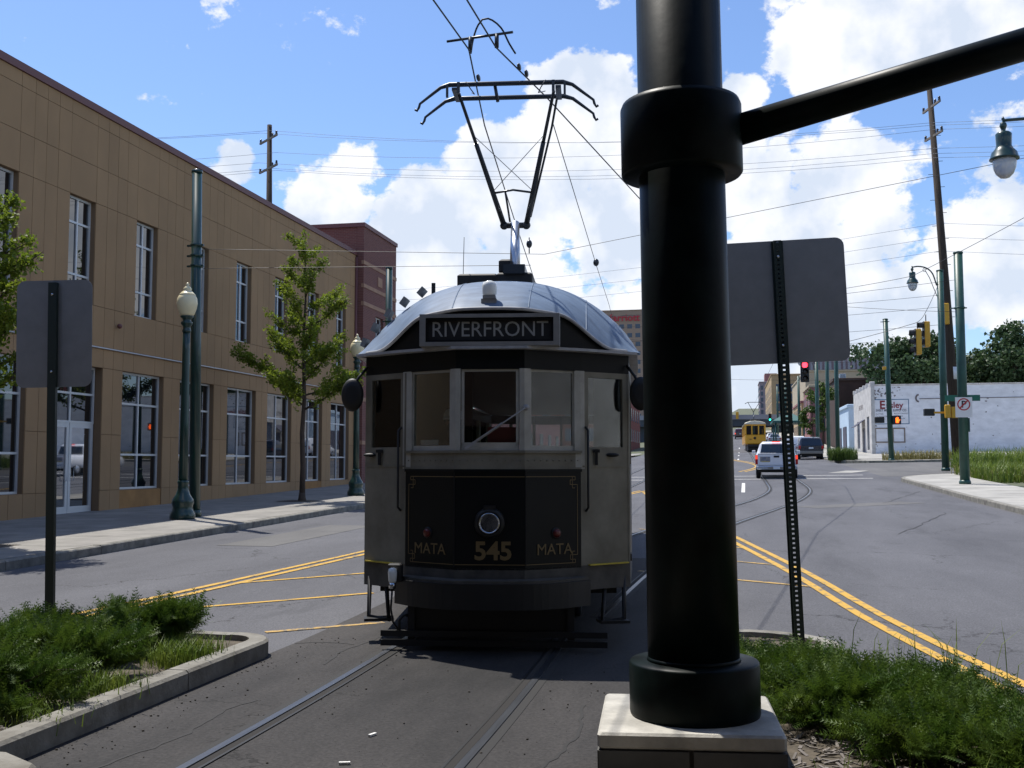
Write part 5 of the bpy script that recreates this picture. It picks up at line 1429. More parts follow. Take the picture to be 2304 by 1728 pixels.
def yellow_trolley():
    z = h(2.79, 125)
    t = thing('yellow_trolley', 'yellow vintage trolley with cream roof seen from behind down the street', 'tram', (2.79, 124, z), R(1))
    MB().bbox(-1.16, 1.16, 0, 11, .85, 1.95, .10).build('body', 'trolley_yellow', t)
    f = MB()
    xs = [-1.16, -.98, -.44, -.30, .30, .44, .98, 1.16]
    for i in range(0, 8, 2): f.box(xs[i], xs[i+1], 0.0, .10, 1.95, 2.95)
    f.box(-1.16, 1.16, 0, .1, 2.95, 3.12)
    f.build('window_posts', 'trolley_yellow', t)
    for a, b in ((-.98, -.44), (-.30, .30), (.44, .98)): MB().box(a, b, .05, .07, 1.95, 2.95).build('pane', 'car_glass', t)
    for sx in (-1, 1):
        MB().box(sx * 1.14 - .02, sx * 1.14 + .02, .1, 11, 2.95, 3.12).build('side_header', 'trolley_yellow', t)
        for k in range(9): MB().box(sx * 1.14 - .02, sx * 1.14 + .02, .1 + k * 1.3, .32 + k * 1.3, 1.95, 2.95).build('side_post', 'trolley_yellow', t)
        MB().box(sx * 1.10 - .005, sx * 1.10 + .005, .2, 10.9, 1.95, 2.95).build('side_glass', 'car_glass', t)
    r = MB(); r.rings([[(-1.24 * k, y, 3.12), (-1.1 * k, y, 3.30 - (1-k) * .1), (-.6 * k, y, 3.46 - (1-k) * .2), (0, y, 3.52 - (1-k) * .25), (.6 * k, y, 3.46 - (1-k) * .2), (1.1 * k, y, 3.30 - (1-k) * .1), (1.24 * k, y, 3.12)] for y, k in ((-.12, .86), (.1, 1), (10.9, 1), (11.1, .86))], True, True)
    r.build('roof', 'trolley_roof', t)
    MB().bbox(-.42, .42, 1, 8, 3.5, 3.74, .03).build('clerestory', 'tram_black', t)
    MB().bbox(-.85, .85, -.22, .1, .55, .82, .04).build('bumper', 'tram_black', t)
    MB().box(-.8, .8, .2, 10.6, .15, .85).build('running_gear', 'tram_black', t)
    hl = MB().lathe([(.15, 0), (.15, .05), (.08, .07)], n=14).build('headlamp', 'tram_black', t)
    hl.rotation_euler = (R(90), 0, 0); hl.location = (-.05, 0, 1.55)
    text('fleet_number', '180', .22, 'sign_black', t, (-.55, -.012, 1.4), (PI/2, 0, 0))
    p = MB(); p.tube([(0, 3, 3.74), (0, 4.4, 4.7)], .05, 6); p.tube([(0, 4.4, 4.7), (-.65, 3, 5.75)], .035, 6); p.tube([(0, 4.4, 4.7), (.65, 3, 5.75)], .035, 6); p.tube([(-1.0, 3, 5.6), (-.7, 3, 5.78), (.7, 3, 5.78), (1.0, 3, 5.6)], .04, 6)
    p.build('pantograph', 'pan_grey', t)
yellow_trolley()

# ------------------------------------------------------------------ right-hand street furniture
def np_pole():
    t = plain_pole((8.30, 41.24, h(8.3, 41.2) + .13), 9.30, .165, 'stout green pole carrying a no parking sign and street name blade', m='pole_green', clamps=(6.4,), group='green poles at the crossing')
    s_ = MB().box(-.29, .29, -.19, -.185, 2.42, 3.15).build('parking_sign', 'sign_white', t)
    n = 28
    rb = MB(); rb.rings([[(r * math.cos(2*PI*k/n), -.1875 - y, 2.89 + r * math.sin(2*PI*k/n)) for k in range(n)] for r, y in ((.225, 0), (.225, .004), (.180, .004), (.180, 0))], False); rb.build('prohibition_ring', 'sign_red', s_)
    text('lettering', 'P', .34, 'sign_black', s_, (.0, -.190, 2.885), (PI/2, 0, 0), .001, 1, bold=.01)
    MB().obox((0, -.1945, 2.89), (.14, 0, .14), (0, .002, 0), (-.018, 0, .018)).build('prohibition_bar', 'sign_red', s_)
    text('lettering', 'THIS', .13, 'sign_red', s_, (0, -.188, 2.60), (PI/2, 0, 0), .001)
    text('lettering', 'BLOCK', .13, 'sign_red', s_, (0, -.188, 2.49), (PI/2, 0, 0), .001)
    for sx in (-1, 1): MB().box(min(sx * .17, sx * .60), max(sx * .17, sx * .60), -.012, .012, 3.02, 3.24).build('street_name_blade', 'street_sign', t)
    MB().box(.17, .22, -.05, .05, 1.9, 2.4).build('conduit_box', 'pole_green', t)
np_pole()
def pendant(t, x, y, ztop, k=1.0):
    """hanging teardrop lamp: hood, glass, finial"""
    p = thing('pendant_lamp', None, None, (0, 0, 0)) if False else None
    hb = MB().lathe([(.012, .0), (.035, -.05), (.015, -.10), (.06, -.14), (.075, -.20), (.05, -.26), (.04, -.30), (.12, -.33), (.16, -.37), (.155, -.48), (.15, -.62), (.18, -.68), (.25, -.76), (.275, -.86), (.29, -.875), (.29, -.90), (.22, -.90)], (0, 0, 0), 20)
    o = hb.build('lamp_hood', 'green_metal', t); o.location = (x, y, ztop); o.scale = (k, k, k)
    g_ = MB().lathe([(.22, -.89), (.235, -.95), (.22, -1.08), (.17, -1.20), (.09, -1.28), (.01, -1.30)], (0, 0, 0), 20).build('lamp_glass', 'lamp_glass', t)
    g_.location = (x, y, ztop); g_.scale = (k, k, k)
def lamp_pole(loc, top, r, label, reach, zl, arm=True):
    t = plain_pole(loc, top, r, label, m='pole_green', clamps=(), group='green poles at the crossing')
    b = loc[2]
    a = MB()
    ztop = zl - b
    pts = [(-r, 0, ztop - .95), (-.35, 0, ztop - .35), (-.62, 0, ztop - .06), (-1.0, 0, ztop + .05), (-reach, 0, ztop + .02)]
    a.tube([(p.x, 0, p.y) for p in spline([(q[0], q[2]) for q in pts], .08)], .035, 8)
    a.tube([(-r, 0, ztop - 1.5), (-.5, 0, ztop - .55), (-.72, 0, ztop - .12)], .018, 6)
    a.tube([(-.72 + .09 * math.cos(q * .6), 0, ztop - .14 + .09 * math.sin(q * .6)) for q in range(10)], .014, 5)
    a.build('arm', 'green_metal', t)
    pendant(t, -reach, 0, ztop + .10, 1.0)
    return t
sp_ = lamp_pole((10.47, 56.42, h(10.5, 56.4) + .05), 11.25, .17, 'green lamp pole with pedestrian signals at the near crossing corner', 1.32, 11.45)
hb = MB().bbox(-.95, -.45, -.12, .2, 2.75, 3.10, .02).build('pedestrian_signal', 'black_metal', sp_)
hb = MB().bbox(-.02, .24, -.42, -.18, 2.62, 3.28, .03).build('signal_back', 'signal_yellow', sp_)
hb = MB().bbox(.28, .72, -.36, -.16, 2.62, 3.18, .03).build('signal_back', 'signal_yellow', sp_)
MB().box(-.5, .3, -.18, -.14, 2.85, 2.95).build('bracket', 'signal_yellow', sp_)
sp2 = plain_pole((10.49, 74.73, h(10.5, 74.7) + .05), 11.2, .17, 'green pole with a lit orange hand signal before the white wall', m='pole_green', clamps=(9.3,), group='green poles at the crossing', tilt=R(-1.0))
MB().bbox(-.95, -.35, -.12, .25, 2.55, 2.95, .02).build('pedestrian_signal', 'black_metal', sp2)
pb = MB().bbox(.15, .68, -.30, .1, 2.42, 3.0, .02).build('pedestrian_signal', 'black_metal', sp2)
hm = MB(); hm.bbox(.34, .52, -.312, -.296, 2.52, 2.74, .02)
for k, (x0, hh) in enumerate(((.335, .13), (.385, .17), (.435, .18), (.485, .15))): hm.box(x0, x0 + .036, -.311, -.297, 2.72, 2.72 + hh)
hm.obox((.555, -.304, 2.68), (.05, 0, .06), (0, .006, 0), (-.014, 0, .012)); hm.build('lit_hand', 'hand_orange', pb)
MB().bbox(-.32, -.08, -.15, .05, 6.1, 6.3, .02).build('signal_bracket', 'signal_yellow', sp2)
plain_pole((7.55, 79.6, h(7.5, 79.6) + .1), 12.2, .15, 'slim green pole rising from the weeds past the crossing, nearer of a close pair', m='pole_green', group='green poles at the crossing')
plain_pole((7.95, 91.5, h(8, 91.5) + .1), 12.6, .15, 'slim green pole past the crossing, farther of a close pair', m='pole_green', group='green poles at the crossing')
lamp_pole((7.25, 93.5, h(7.2, 93.5) + .1), 10.5, .16, 'green lamp pole beside the dark minivan', 1.3, 11.0)
lp = lamp_pole((8.35, 23.1, h(8.3, 23) + .13), 9.6, .16, 'green lamp pole at the right kerb whose pendant lamp hangs over the road', 2.75, 8.62)

def signal_head(loc, rz, label, lit=None, body='black_metal', back=None, sc=1.0):
    t = thing('traffic_signal', label, 'traffic signal', loc, rz, 'traffic signals over the crossing')
    MB().bbox(-.19, .19, 0, .22, 0, 1.02, .02).build('housing', back or body, t)
    MB().box(-.205, .205, -.012, .0, -.01, 1.03).build('face_plate', body, t)
    for k in range(3):
        zc = .17 + .34 * k; n = 18
        l = MB(); l.rings([[(r * math.cos(2*PI*q/n), -.014 - y, zc + r * math.sin(2*PI*q/n)) for q in range(n)] for r, y in ((.14, 0), (.13, .01), (.05, .025))], True, True)
        nm = {2: 'signal_red', 1: 'signal_off', 0: 'signal_green'}[k]
        l.build('lens', nm if lit == k else 'signal_off', t)
        v = MB(); A = [PI * (-.12 + 1.24 * q / 12) for q in range(13)]
        v.rings([[(.155 * math.cos(a), -.012, zc + .155 * math.sin(a)) for a in A], [(.15 * math.cos(a), -.20, zc + .15 * math.sin(a)) for a in A]], False, True, closed=False)
        v.build('visor', body, t)
    MB().tube([(0, .1, 1.0), (0, .1, 1.32)], .02, 6).build('hanger', 'black_metal', t)
    t.scale = (sc, sc, sc)
    return t
signal_head((3.50, 52, 5.40), R(4), 'hanging traffic signal with its red lamp lit', 2, sc=.95)
signal_head((8.18, 50.2, 6.42), R(-88), 'yellow-backed hanging signal seen edge-on, lower of two on the span wire', None, back='signal_yellow', sc=1.12)
signal_head((8.62, 50.6, 6.80), R(-88), 'yellow-backed hanging signal seen edge-on, higher of two on the span wire', None, back='signal_yellow', sc=1.12)
for x, z in ((-1.0, 10.4), (7.6, 10.3)): signal_head((x, 212, z - .7), 0, 'small far signal with green lamp hanging before the bridge', 0, sc=1.35)
signal_head((1.4, 212, 10.0), R(180), 'yellow back of a far signal before the bridge', None, back='signal_yellow', sc=1.35)

# wood utility poles
def utility(loc, top, label, lean, arms, r=.17):
    t = thing('utility_pole', label, 'pole', loc, 0, 'wooden utility poles')
    H = top - loc[2]
    MB().tube([(0, 0, 0), (lean * .45 + .04, 0, H * .45), (lean, 0, H)], [r * 1.25, r, r * .62], 12).build('pole', 'wood_pole', t)
    for z, dx, dy, l in arms:
        c = Vector((lean * (z / H), -.15, z)); d = Vector((dx, dy, 0)).normalized()
        ar = MB().obox(c, d * l, Vector((-d.y, d.x, 0)) * .05, (0, 0, .06)).build('crossarm', 'weathered_wood', t)
        for q in (-.92, .45, .92):
            MB().lathe([(.05, 0), (.09, .06), (.05, .10), (.08, .16), (.04, .22)], tuple(c + d * l * q + Vector((0, 0, .06))), 8).build('insulator', 'insulator', ar)
    return t
UL = utility((-28.2, 62, h(-20, 62)), 23.0, 'tall wooden pole with two crossarms rising behind the tan building', -.2, [(21.2, .75, -.65, 1.25), (19.3, .75, -.65, 1.3)], .24)
UR = utility((12.5, 63.7, h(12.5, 63.7)), 23.1, 'tall leaning wooden pole with climbing pegs at the grassy corner', -.95, [(20.6, .25, -.97, 1.1), (18.9, .3, -.95, 1.0)], .24)
pg = MB()
for k in range(22):
    z = 3.2 + k * .75; x = -.95 * z / 21.7
    pg.tube([(x, 0, z), (x + (.42 if k % 2 else -.42), 0, z)], .016, 5)
pg.build('climbing_peg', 'black_metal', UR)
for z0, z1 in ((2.9, 3.9), (4.9, 5.6)): MB().lathe([(.262, z0), (.262, z1)], (-.15, 0, 0), 12).build('tattered_poster', 'sign_white', UR)
MB().bbox(-.65, -.3, -.35, -.1, 8.0, 9.2, .03).build('service_box', 'signal_yellow', UR)

# ------------------------------------------------------------------ wires
def wire(name, label, pts, r, sag=0.0, m='wire', grp='overhead wires', par=None):
    P = []
    pts = [Vector(p) for p in pts]
    for a, b in zip(pts, pts[1:]):
        n = 10
        for k in range(n): t = k / n; P.append(a.lerp(b, t) - Vector((0, 0, sag * 4 * t * (1 - t))))
    P.append(pts[-1])
    o = MB().tube(P, r, 5).build(name, m, par)
    if par is None: tag(o, label, 'wire', grp)
    return o
W1 = wire('contact_wire', 'trolley wire over the tram leading back to the inbound track', [(-2.6, -4, 5.78), (-2.57, 8.9, 5.78), (-2.53, 10.2, 5.78), (-2.9, 12.5, 5.75), (-3.53, 17.4, 5.75), (-4.45, 24.5, 5.85), (-4.7, 36, 6.1), (-4.6, 60, 6.7)], .0085)
W2 = wire('contact_wire', 'trolley wire curving from the tram toward the outbound track', [(-2.27, -4, 5.78), (-2.27, 9.0, 5.78), (-2.25, 10.2, 5.78), (-1.99, 11.7, 5.76), (-1.32, 16.7, 5.75), (-.4, 24, 5.85), (1.4, 34, 6.1), (2.15, 44, 6.4), (2.3, 70, 7.0), (2.8, 124, 8.3)], .0085)
wire('contact_wire', 'thin trolley wire running between the two tracks behind the pantograph', [(-2.0, 12.2, 5.62), (-2.62, 21.4, 5.62), (-3.1, 28, 5.8), (-4.4, 44, 6.2)], .006)
yk = MB().tube([(-2.79, 10.32, 5.93), (-2.08, 10.22, 5.93)], .014, 8); yk.tube([(-2.53, 10.26, 5.93), (-2.53, 10.26, 5.79)], .022, 6); yk.tube([(-2.25, 10.24, 5.93), (-2.25, 10.24, 5.79)], .022, 6)
o = yk.build('wire_spreader', 'pan_grey'); tag(o, 'short spreader bar holding two trolley wires apart above the pantograph', 'wire fitting')
jl = MB().tube([(p.x, 10.3 + .5 * abs(p.x + 2.42), p.y) for p in spline([(-2.55, 5.80), (-2.52, 5.95), (-2.46, 6.08), (-2.36, 6.14), (-2.24, 6.06), (-2.16, 5.90), (-2.10, 5.80)], .04)], .010, 6).build('jumper_loop', 'wire'); tag(jl, 'looping jumper cable joining the two trolley wires', 'wire', 'overhead wires')
for x, y, z, w_ in ((-2.62, 11.0, 5.78, W1), (-2.12, 10.75, 5.77, W2), (-2.08, 10.95, 5.77, W2)):
    MB().sphere((x, y, z), .03, 8, 6, (.7, 2.2, 1.2)).build('wire_clamp', 'pan_grey', w_)
MB().tube([(-3.86, 20.6, 5.76), (-3.86, 20.6, 6.08)], .012, 5).sphere((-3.86, 20.6, 5.95), .06, 8, 6, (1, 1, 1.4)).build('hanger', 'pan_grey', W1)
o = MB().sphere((-2.60, 21.2, 5.64), .06, 8, 6, (1, 1, 1.3)).build('wire_hanger', 'pan_grey'); tag(o, 'small insulated hanger on the thin wire between the tracks', 'wire fitting')
SPW = 'span wires across the street'
wire('span_wire', 'span wire from the upper clamp of the pole behind the near post lamp', [(-12.3, 23.3, 6.72), (-4, 23.2, 6.25), (8.3, 23.1, 8.2)], .006, 0, grp=SPW)
wire('span_wire', 'span wire from the lower clamp of the pole behind the near post lamp', [(-12.3, 23.3, 6.25), (-4.2, 22.6, 5.9)], .006, 0, grp=SPW)
wire('span_wire', 'span wire from the pole in front of the brick block', [(-12.55, 38.2, 6.6), (8.3, 41.2, 8.3)], .007, .25, grp=SPW)
wire('span_wire', 'long span wire climbing past the no parking pole', [(1.5, 47, 8.7), (6.9, 42.5, 8.7), (12.5, 28, 10.6)], .010, .1, grp=SPW)
wire('span_wire', 'span wire reaching the stout no parking pole', [(-12, 44, 7.6), (1.2, 46, 8.55), (8.3, 41.2, 7.1)], .008, .1, grp=SPW)
for z0, z1 in ((10.0, 9.3), (9.4, 8.7), (8.5, 8.0)):
    wire('span_wire', 'span wires tied to the lamp pole at the near crossing corner', [(10.4, 56.4, z0), (-12, 55, z1)], .009, .3, grp=SPW)
wire('signal_span_wire', 'wire carrying the hanging traffic signals', [(10.4, 56.4, 10.6), (8.66, 50.6, 8.25), (8.22, 50.2, 7.85), (3.5, 52, 6.85), (-12, 54, 8.6)], .013, .06, grp=SPW)
for k, (z0, z1) in enumerate(((9.7, 10.4), (8.4, 9.4), (7.2, 8.4))):
    wire('span_wire', 'span wires tied to the pole with the orange hand', [(10.2, 74.7, z0), (-12, 76, z1)], .009, .4, grp=SPW)
PW = 'power lines between the wooden poles'
for dx, zl, zr in ((-.9, 22.7, 21.0), (.1, 22.55, 20.85), (.9, 20.9, 20.6), (-.9, 20.75, 19.5), (.5, 20.0, 19.2), (.95, 19.75, 18.95)):
    wire('power_line', 'thin power line crossing the street between the two tall wooden poles', [(-28.4 + dx, 61.8 - dx * .8, zl), (11.6, 63.4, zr)], .010, .9, 'far_wire', PW)
    wire('power_line', 'thin power line dropping from the left wooden pole behind the tan roof', [(-28.4 + dx, 61.8 - dx * .8, zl), (-52, 52, zl - 1.8)], .010, .5, 'far_wire', PW)
    wire('power_line', 'thin power line running right from the leaning wooden pole', [(11.6, 63.4, zr), (48, 58, zr + .2)], .010, .8, 'far_wire', PW)
for z0 in (15.2, 14.4, 13.6):
    wire('power_line', 'thin lower line tied to the leaning wooden pole', [(11.9, 63.6, z0), (-45, 85, z0 + 1)], .009, 1.2, 'far_wire', PW)
    wire('power_line', 'thin lower line running right from the leaning wooden pole', [(11.9, 63.6, z0), (48, 60, z0 - 1)], .009, .8, 'far_wire', PW)

# ------------------------------------------------------------------ right-hand buildings
def white_building():
    B = thing('white_building', 'low white painted brick building with a faded sign on its long side wall', 'building')
    x0, y0, zt = 11.85, 95.6, 8.15
    MB().box(x0 + .3, 44, y0 + .3, 108.6, 1.5, zt - .35).build('wall_core', 'white_brick', B)
    MB().box(x0 + .25, 26.4, y0, y0 + .3, 1.2, zt).build('wall', 'white_brick', B)
    MB().box(26.4, 44, y0, y0 + .3, 1.2, zt - .18).build('wall', 'white_brick', B)
    for k in range(16): MB().bbox(x0 + .3 + k * .94, x0 + .3 + k * .94 + .92, y0 - .06, y0 + .36, zt, zt + .12, .02).build('coping_tile', 'white_trim', B)
    for k in range(16): MB().bbox(26.5 + k * .94, 26.5 + k * .94 + .92, y0 - .06, y0 + .36, zt - .18, zt - .06, .02).build('coping_tile', 'white_trim', B)
    # street front
    f = MB()
    def seg(a, b, z0, z1): f.box(x0, x0 + .3, a, b, z0, z1)
    seg(95.5, 97.0, 1.2, zt + .25); seg(97.0, 98.6, 5.6, zt); seg(98.6, 100.2, 1.2, zt); seg(100.2, 102.2, 4.7, zt); seg(102.2, 104.0, 1.2, zt); seg(104, 106, 5.4, zt); seg(106, 108.6, 1.2, zt)
    seg(97.0, 98.6, 1.2, 2.7); seg(104, 106, 1.2, 2.9)
    f.build('front_wall', 'white_trim', B)
    for a, b, z0, z1 in ((97.0, 98.6, 2.7, 5.6), (104, 106, 2.9, 5.4)): MB().box(x0 + .12, x0 + .16, a, b, z0, z1).build('window', 'far_glass', B)
    MB().box(x0 + .12, x0 + .16, 100.2, 102.2, 2.1, 4.7).build('door', 'wall_dark', B)
    MB().prism([(x0, 99.9, 5.4), (x0 - .9, 99.9, 4.75), (x0 - .9, 102.5, 4.75), (x0, 102.5, 5.4)], (0, 0, .06)).build('awning', 'wall_dark', B)
    for k in range(6): MB().bbox(x0 - .05, x0 + .35, 95.6 + k * 2.5, 96.0 + k * 2.5, zt, zt + .38, .03).build('parapet_block', 'white_trim', B)
    text('lettering', 'SHEET METAL', .62, 'flake', B, (x0 - .004, 102.6, 6.6), (PI/2, 0, -PI/2), .002, .9)
    # painted sign
    xs0, xs1, z0, z1 = 12.02, 14.95, 4.85, 7.0; y = y0 - .006
    s_ = MB().box(xs0 + .07, xs1 - .07, y, y0 - .001, z0 + .07, z1 - .07).build('painted_sign', 'white_brick', B)
    fr = MB(); fr.box(xs0, xs1, y - .004, y0 - .002, z0, z0 + .07); fr.box(xs0, xs1, y - .004, y0 - .002, z1 - .07, z1); fr.box(xs0, xs0 + .07, y - .004, y0 - .002, z0 + .07, z1 - .07); fr.box(xs1 - .07, xs1, y - .004, y0 - .002, z0 + .07, z1 - .07)
    fr.build('sign_border', 'wall_blue', s_)
    rot = (PI/2, 0, 0); cx = (xs0 + xs1) / 2
    text('lettering', 'E', .98, 'wall_red', s_, (12.78, y - .001, 6.48), rot, .002, .95, bold=.03)
    text('lettering', 'asley', .72, 'wall_red', s_, (13.78, y - .001, 6.46), rot, .002, .98, bold=.018)
    text('lettering', 'SHEET METAL SUPPLY CO', .27, 'wall_dark', s_, (cx, y - .001, 6.03), rot, .002, .80, bold=.006)
    for k, (a, b) in enumerate((('GUTTER', 'ROOF DRAINS'), ('DOWNSPOUT', 'FITTINGS'), ('STAINLESS', 'ALUMINUM'))):
        text('lettering', a, .17, 'wall_dark', s_, (12.22, y - .001, 5.72 - k * .21), rot, .002, 1, 'LEFT')
        text('lettering', b, .17, 'wall_dark', s_, (13.72, y - .001, 5.75 - k * .21), rot, .002, 1, 'LEFT')
    text('lettering', 'COPPER', .17, 'wall_dark', s_, (cx, y - .001, 5.04), rot, .002)
    for a, b in ((12.12, 13.28), (13.55, 14.58)):
        w = MB(); q = .10; z0, z1 = 3.28, 4.55
        w.box(a, b, y - .05, y0, z0, z0 + q); w.box(a, b, y - .05, y0, z1 - q, z1); w.box(a, a + q, y - .05, y0, z0 + q, z1 - q); w.box(b - q, b, y - .05, y0, z0 + q, z1 - q)
        wo = w.build('boarded_window', 'board_brown', B); MB().box(a + q, b - q, y - .02, y0, z0 + q, z1 - q).build('board', 'white_brick', wo)
    # half-round vent ghost, conduit, flaking paint
    hm = MB(); A = [PI * .5 + PI * k / 12 for k in range(13)]
    hm.rings([[(15.75 + .30 * math.cos(a), y - .03, 7.05 + .36 * math.sin(a)) for a in A], [(15.75 + .17 * math.cos(a), y - .03, 7.05 + .22 * math.sin(a)) for a in A]], False, False, closed=False); hm.build('iron_bracket', 'flake', B)
    MB().tube([(15.8, y - .03, 7.0), (30, y - .03, 7.08)], .028, 5).build('conduit', 'flake', B)
    fk = MB(); rg = random.Random(3)
    for k in range(120):
        if k < 45: x, z = rg.uniform(12.1, 14.5), rg.uniform(7.1, 8.05)
        elif k < 80: x, z = 11.95 + abs(rg.gauss(0, .12)) + .2, rg.uniform(2.6, 7.8)
        else: x, z = rg.uniform(14, 30), rg.choice((rg.uniform(2.6, 3.2), rg.uniform(3, 8)))
        n = 6; r0 = rg.uniform(.02, .085)
        p = [(x + r0 * rg.uniform(.4, 1.4) * math.cos(2*PI*q/n) * 1.3, y0 - .003, z + r0 * rg.uniform(.4, 1.2) * math.sin(2*PI*q/n)) for q in range(n)]
        fk.prism(p, (0, .002, 0))
    o = fk.build('paint_flake', 'flake', B); o['kind'] = 'stuff'
    MB().bbox(33.6, 35.2, 99, 101, zt, zt + 1.7, .03).build('chimney', 'red_brick', B)
white_building()
def block(name, label, x0, x1, y0, y1, z1, m, wins=None, roof=None, cat='building', face='front'):
    z0 = h(x0, y0) - .6
    B = thing(name, label, cat)
    MB().box(x0, x1, y0, y1, z0, z1).build('wall', m, B)
    MB().bbox(x0 - .15, x1 + .15, y0 - .15, y1 + .15, z1, z1 + .35, .05).build('cornice', roof or m, B)
    if wins:
        gm, nx, nz, w, hh, za, zb = wins
        me = None
        for i in range(nx):
            for k in range(nz):
                x = x0 + (x1 - x0) * (i + .5) / nx; z = za + (zb - za) * ((k + .5) / nz)
                if me is None:
                    o = MB().box(-w/2, w/2, -.04, .02, -hh/2, hh/2).build('window', gm, B); me = o.data
                    o.location = (x, y0, z)
                else: from_mesh('window', me, B, (x, y0, z))
        ny = max(2, int((y1 - y0) / ((x1 - x0) / nx)))
        ny = min(ny, 8); xx = x0 if x0 > 0 else x1; me2 = None
        for i in range(ny):
            for k in range(nz):
                y = y0 + (y1 - y0) * (i + .5) / ny; z = za + (zb - za) * ((k + .5) / nz)
                if me2 is None:
                    o = MB().box(-.04, .04, -w/2, w/2, -hh/2, hh/2).build('window', gm, B); me2 = o.data; o.location = (xx, y, z)
                else: from_mesh('window', me2, B, (xx, y, z))
    return B
bw = block('shed_building', 'pale blue-white single-storey building beyond the white one', 11.5, 17, 110, 121, 7.0, 'pale_blue_wall')
for a, b in ((112, 115), (117, 120)): MB().box(11.42, 11.5, a, b, 2.2, 5.2).build('doorway', 'wall_dark', bw)
br = block('brown_building', 'windowless dark brown block over the pale shed', 11.8, 24, 127, 140, 10.9, 'brown_wall')
MB().bbox(12.6, 13.3, 129, 130, 11.2, 11.9, .03).build('roof_vent', 'car_silver', br)
block('rowhouse', 'rose brick shopfront building before the beige parking deck', 10.4, 19, 146, 158, 11.5, 'rose_wall', ('far_glass', 3, 2, .9, 1.8, 5, 11), 'beige_wall')
block('rowhouse', 'tan shopfront building behind the rose one', 10.2, 18, 160, 180, 10.2, 'tan_wall', ('far_glass', 3, 2, .9, 1.8, 5, 10), 'rose_wall')
dk = block('parking_deck', 'wide beige parking deck with ribbed top rails', 13.0, 60, 192, 232, 17.3, 'beige_wall')
MB().box(13, 60, 191.6, 191.9, 12.2, 13.4).build('deck_opening', 'wall_dark', dk)
for k in range(60): MB().box(13.1 + k * .78, 13.5 + k * .78, 191.8, 192.0, 17.65, 19.6).build('rail_slat', 'deck_grey', dk)
MB().box(13, 60, 192.1, 192.3, 17.65, 19.4).build('rail_back', 'tower_wall', dk)
block('office_block', 'purple-grey block showing above the parking deck', 21.5, 30.5, 236, 250, 23.6, 'tower_wall', ('far_glass', 3, 5, 1.2, 1.4, 8, 23))
block('tall_warehouse', 'tall tan building lining the far street', 9.6, 16, 255, 300, 21.8, 'tan_wall', ('far_glass', 2, 4, 1.2, 1.8, 11, 20))
tw = block('far_tower', 'slim mauve tower far down the street', 8.9, 14.5, 330, 345, 25.6, 'tower_wall', ('far_glass', 4, 6, .7, 1.2, 14, 25))
MB().box(10.6, 14.2, 333, 341, 25.9, 28.6).build('penthouse', 'rose_wall', tw)
ht = block('hotel', 'tall brown hotel with red rooftop name seen beside the tram roof', -49.5, -8, 420, 438, 61.5, 'hotel_wall', ('far_glass', 13, 11, 1.9, 1.7, 18, 57))
text('lettering', 'Marriott', 4.0, 'hotel_red', ht, (-41.2, 419.7, 58.6), (PI/2, 0, 0), .1, 1.0, bold=.06)
MB().bbox(-28, -14, 424, 434, 61.8, 64, .1).build('penthouse', 'hotel_wall', ht)
block('brick_warehouse', 'low red brick warehouse far off beyond the tram', -34, -14, 150, 170, 10.5, 'red_brick', ('far_glass', 6, 2, 1.2, 1.8, 4, 10))
block('brick_warehouse', 'low brick block at the far left of the street past the crossing', -34, -17, 76, 108, 5.2, 'rose_wall', ('far_glass', 4, 1, 1.6, 1.6, 2.2, 4.6))
# bridge
Bg = thing('rail_bridge', 'dark steel bridge crossing the street far ahead', 'bridge')
MB().box(-70, 70, 214, 224, 8.7, 10.0).build('girder', 'bridge_dark', Bg)
MB().box(-70, 70, 213.7, 213.9, 10.0, 10.9).build('parapet', 'deck_grey', Bg)
for x in (-9.5, 9.0): MB().bbox(x - .8, x + .8, 215, 223, 5, 8.7, .1).build('pier', 'bridge_dark', Bg)
for x0, x1 in ((-70, -12), (11, 70)): MB().box(x0, x1, 216, 222, 4, 8.7).build('abutment', 'bridge_dark', Bg)
# green canopy of the far stop
ca = thing('stop_canopy', 'green hipped canopy of the far trolley stop', 'canopy', (7.3, 140, h(7.3, 140)))
MB().rings([[(-2.1, -3, 2.9), (2.1, -3, 2.9), (2.1, 5, 2.9), (-2.1, 5, 2.9)], [(-2.1, -3, 3.15), (2.1, -3, 3.15), (2.1, 5, 3.15), (-2.1, 5, 3.15)], [(-.3, -.6, 4.2), (.3, -.6, 4.2), (.3, 2.6, 4.2), (-.3, 2.6, 4.2)]], True).build('roof', 'awning_green', ca)
for x in (-1.7, 1.7):
    for y in (-2.5, 4.5): MB().cyl((x, y, 0), (x, y, 2.95), .09, .09, 10).build('post', 'awning_green', ca)
# far lamp and span poles along the street
for k, (x, y) in enumerate(((8.0, 130), (8.0, 160), (7.9, 185))):
    plain_pole((x, y, h(x, y)), h(x, y) + 8.6, .15, ('far green pole just before the green canopy', 'far green pole by the tan shopfront, past the green canopy', 'far green pole beside the parking deck, last before the bridge')[k], m='pole_green', group='far span-wire poles', cap=False)

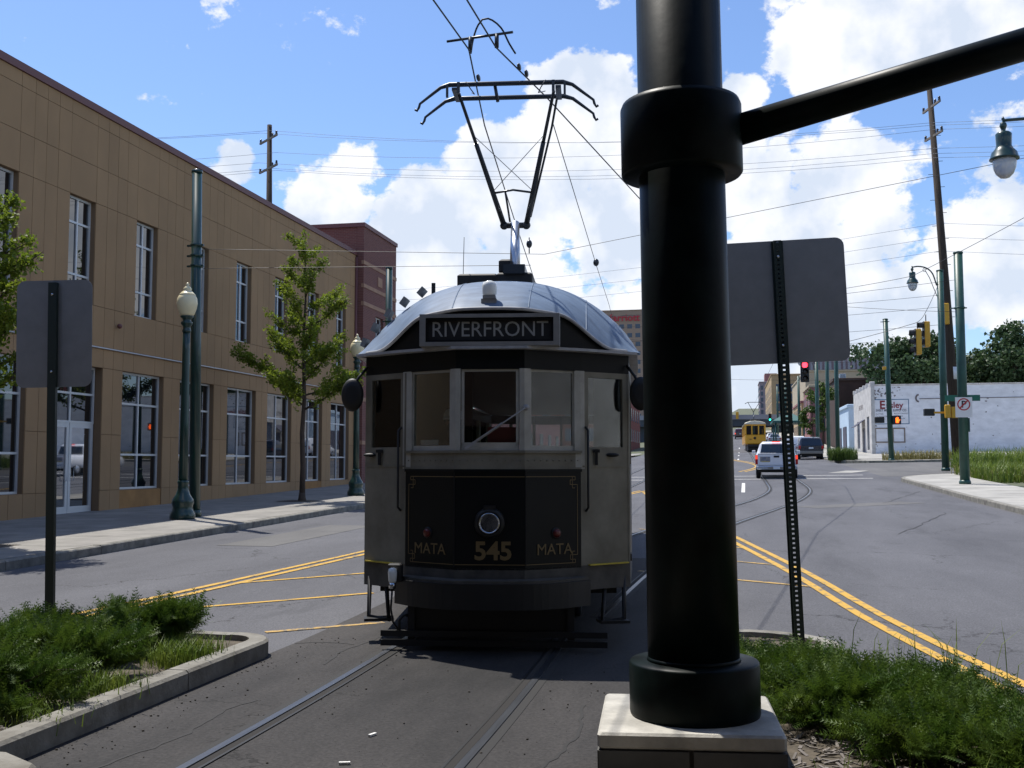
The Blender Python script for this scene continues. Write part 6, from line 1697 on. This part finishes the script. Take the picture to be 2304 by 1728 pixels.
# ------------------------------------------------------------------ far trees, weeds and verge grass
broad_tree((18.4, 116, h(18, 116)), 12.0, 4.2, 3.6, 90, 'spreading dark green tree behind the faded wall sign', 31, per=150, leaf=.38)
broad_tree((28.2, 118, h(20, 118)), 12.0, 3.8, 3.9, 90, 'rounded dark green tree by the brick chimney', 32, per=150, leaf=.38)
broad_tree((23.6, 121, h(20, 121)), 10.2, 3.4, 3.2, 60, 'lower dark tree between two larger ones behind the white wall', 33, per=90, leaf=.36)
broad_tree((9.0, 124, h(9, 124)), 4.9, 1.5, 1.6, 22, 'small bright street tree by the pale shed', 34, m='bush_leaf', per=70, leaf=.26, group='small street trees', trunk=.08)
broad_tree((10.2, 124.5, h(10, 124)), 7.6, 1.7, 1.6, 20, 'small tree leaning over the pale shed roof', 35, m='bush_leaf', per=70, leaf=.28, group='small street trees', trunk=.1)
def weeds(name, label, spots, m, seed, w=.02):
    rg = random.Random(seed); b = MB()
    for cx, cy, sx_, sy_, n, hh in spots:
        for i in range(n):
            x = cx + rg.uniform(-1, 1) * sx_; y = cy + rg.uniform(-1, 1) * sy_
            blades(b, x, y, h(x, y) + .1, hh * rg.uniform(.4, 1.15), rg, w, .6)
    o = b.build(name, m, recalc=False); tag(o, label, 'grass', kind='stuff')
weeds('verge_grass', 'tall green grass on the verge behind the right pavement', [(13.5, 46, 3.9, 3.6, 7000, .75), (14.5, 52, 4, 3.5, 4500, 1.2), (13.5, 57, 2.2, 4, 2500, .9)], 'grass_blade', 41, .035)
weeds('dry_weeds', 'dry yellow weeds along the far kerb and verge', [(12.6, 47, 3, 4, 1500, .6), (12.6, 75.5, 2.6, .5, 900, .7), (16, 52, 3, 4, 900, 1.1), (13.5, 76, 3, .4, 300, .5)], 'dry_grass', 42, .035)
weeds('weed_clump', 'shaggy clump of weeds at the foot of the far corner poles', [(7.5, 77.0, .8, .9, 1100, .95), (8.1, 78.5, .6, .8, 400, .8)], 'bush_leaf', 43, .05)
o = sheet('verge', [9.6, 20, 60], ysteps(20, 51, 2), .11, 'ground')
weed_o = sheet('verge', [11.5, 20, 60], ysteps(51.6, 60, 2), .02, 'ground')
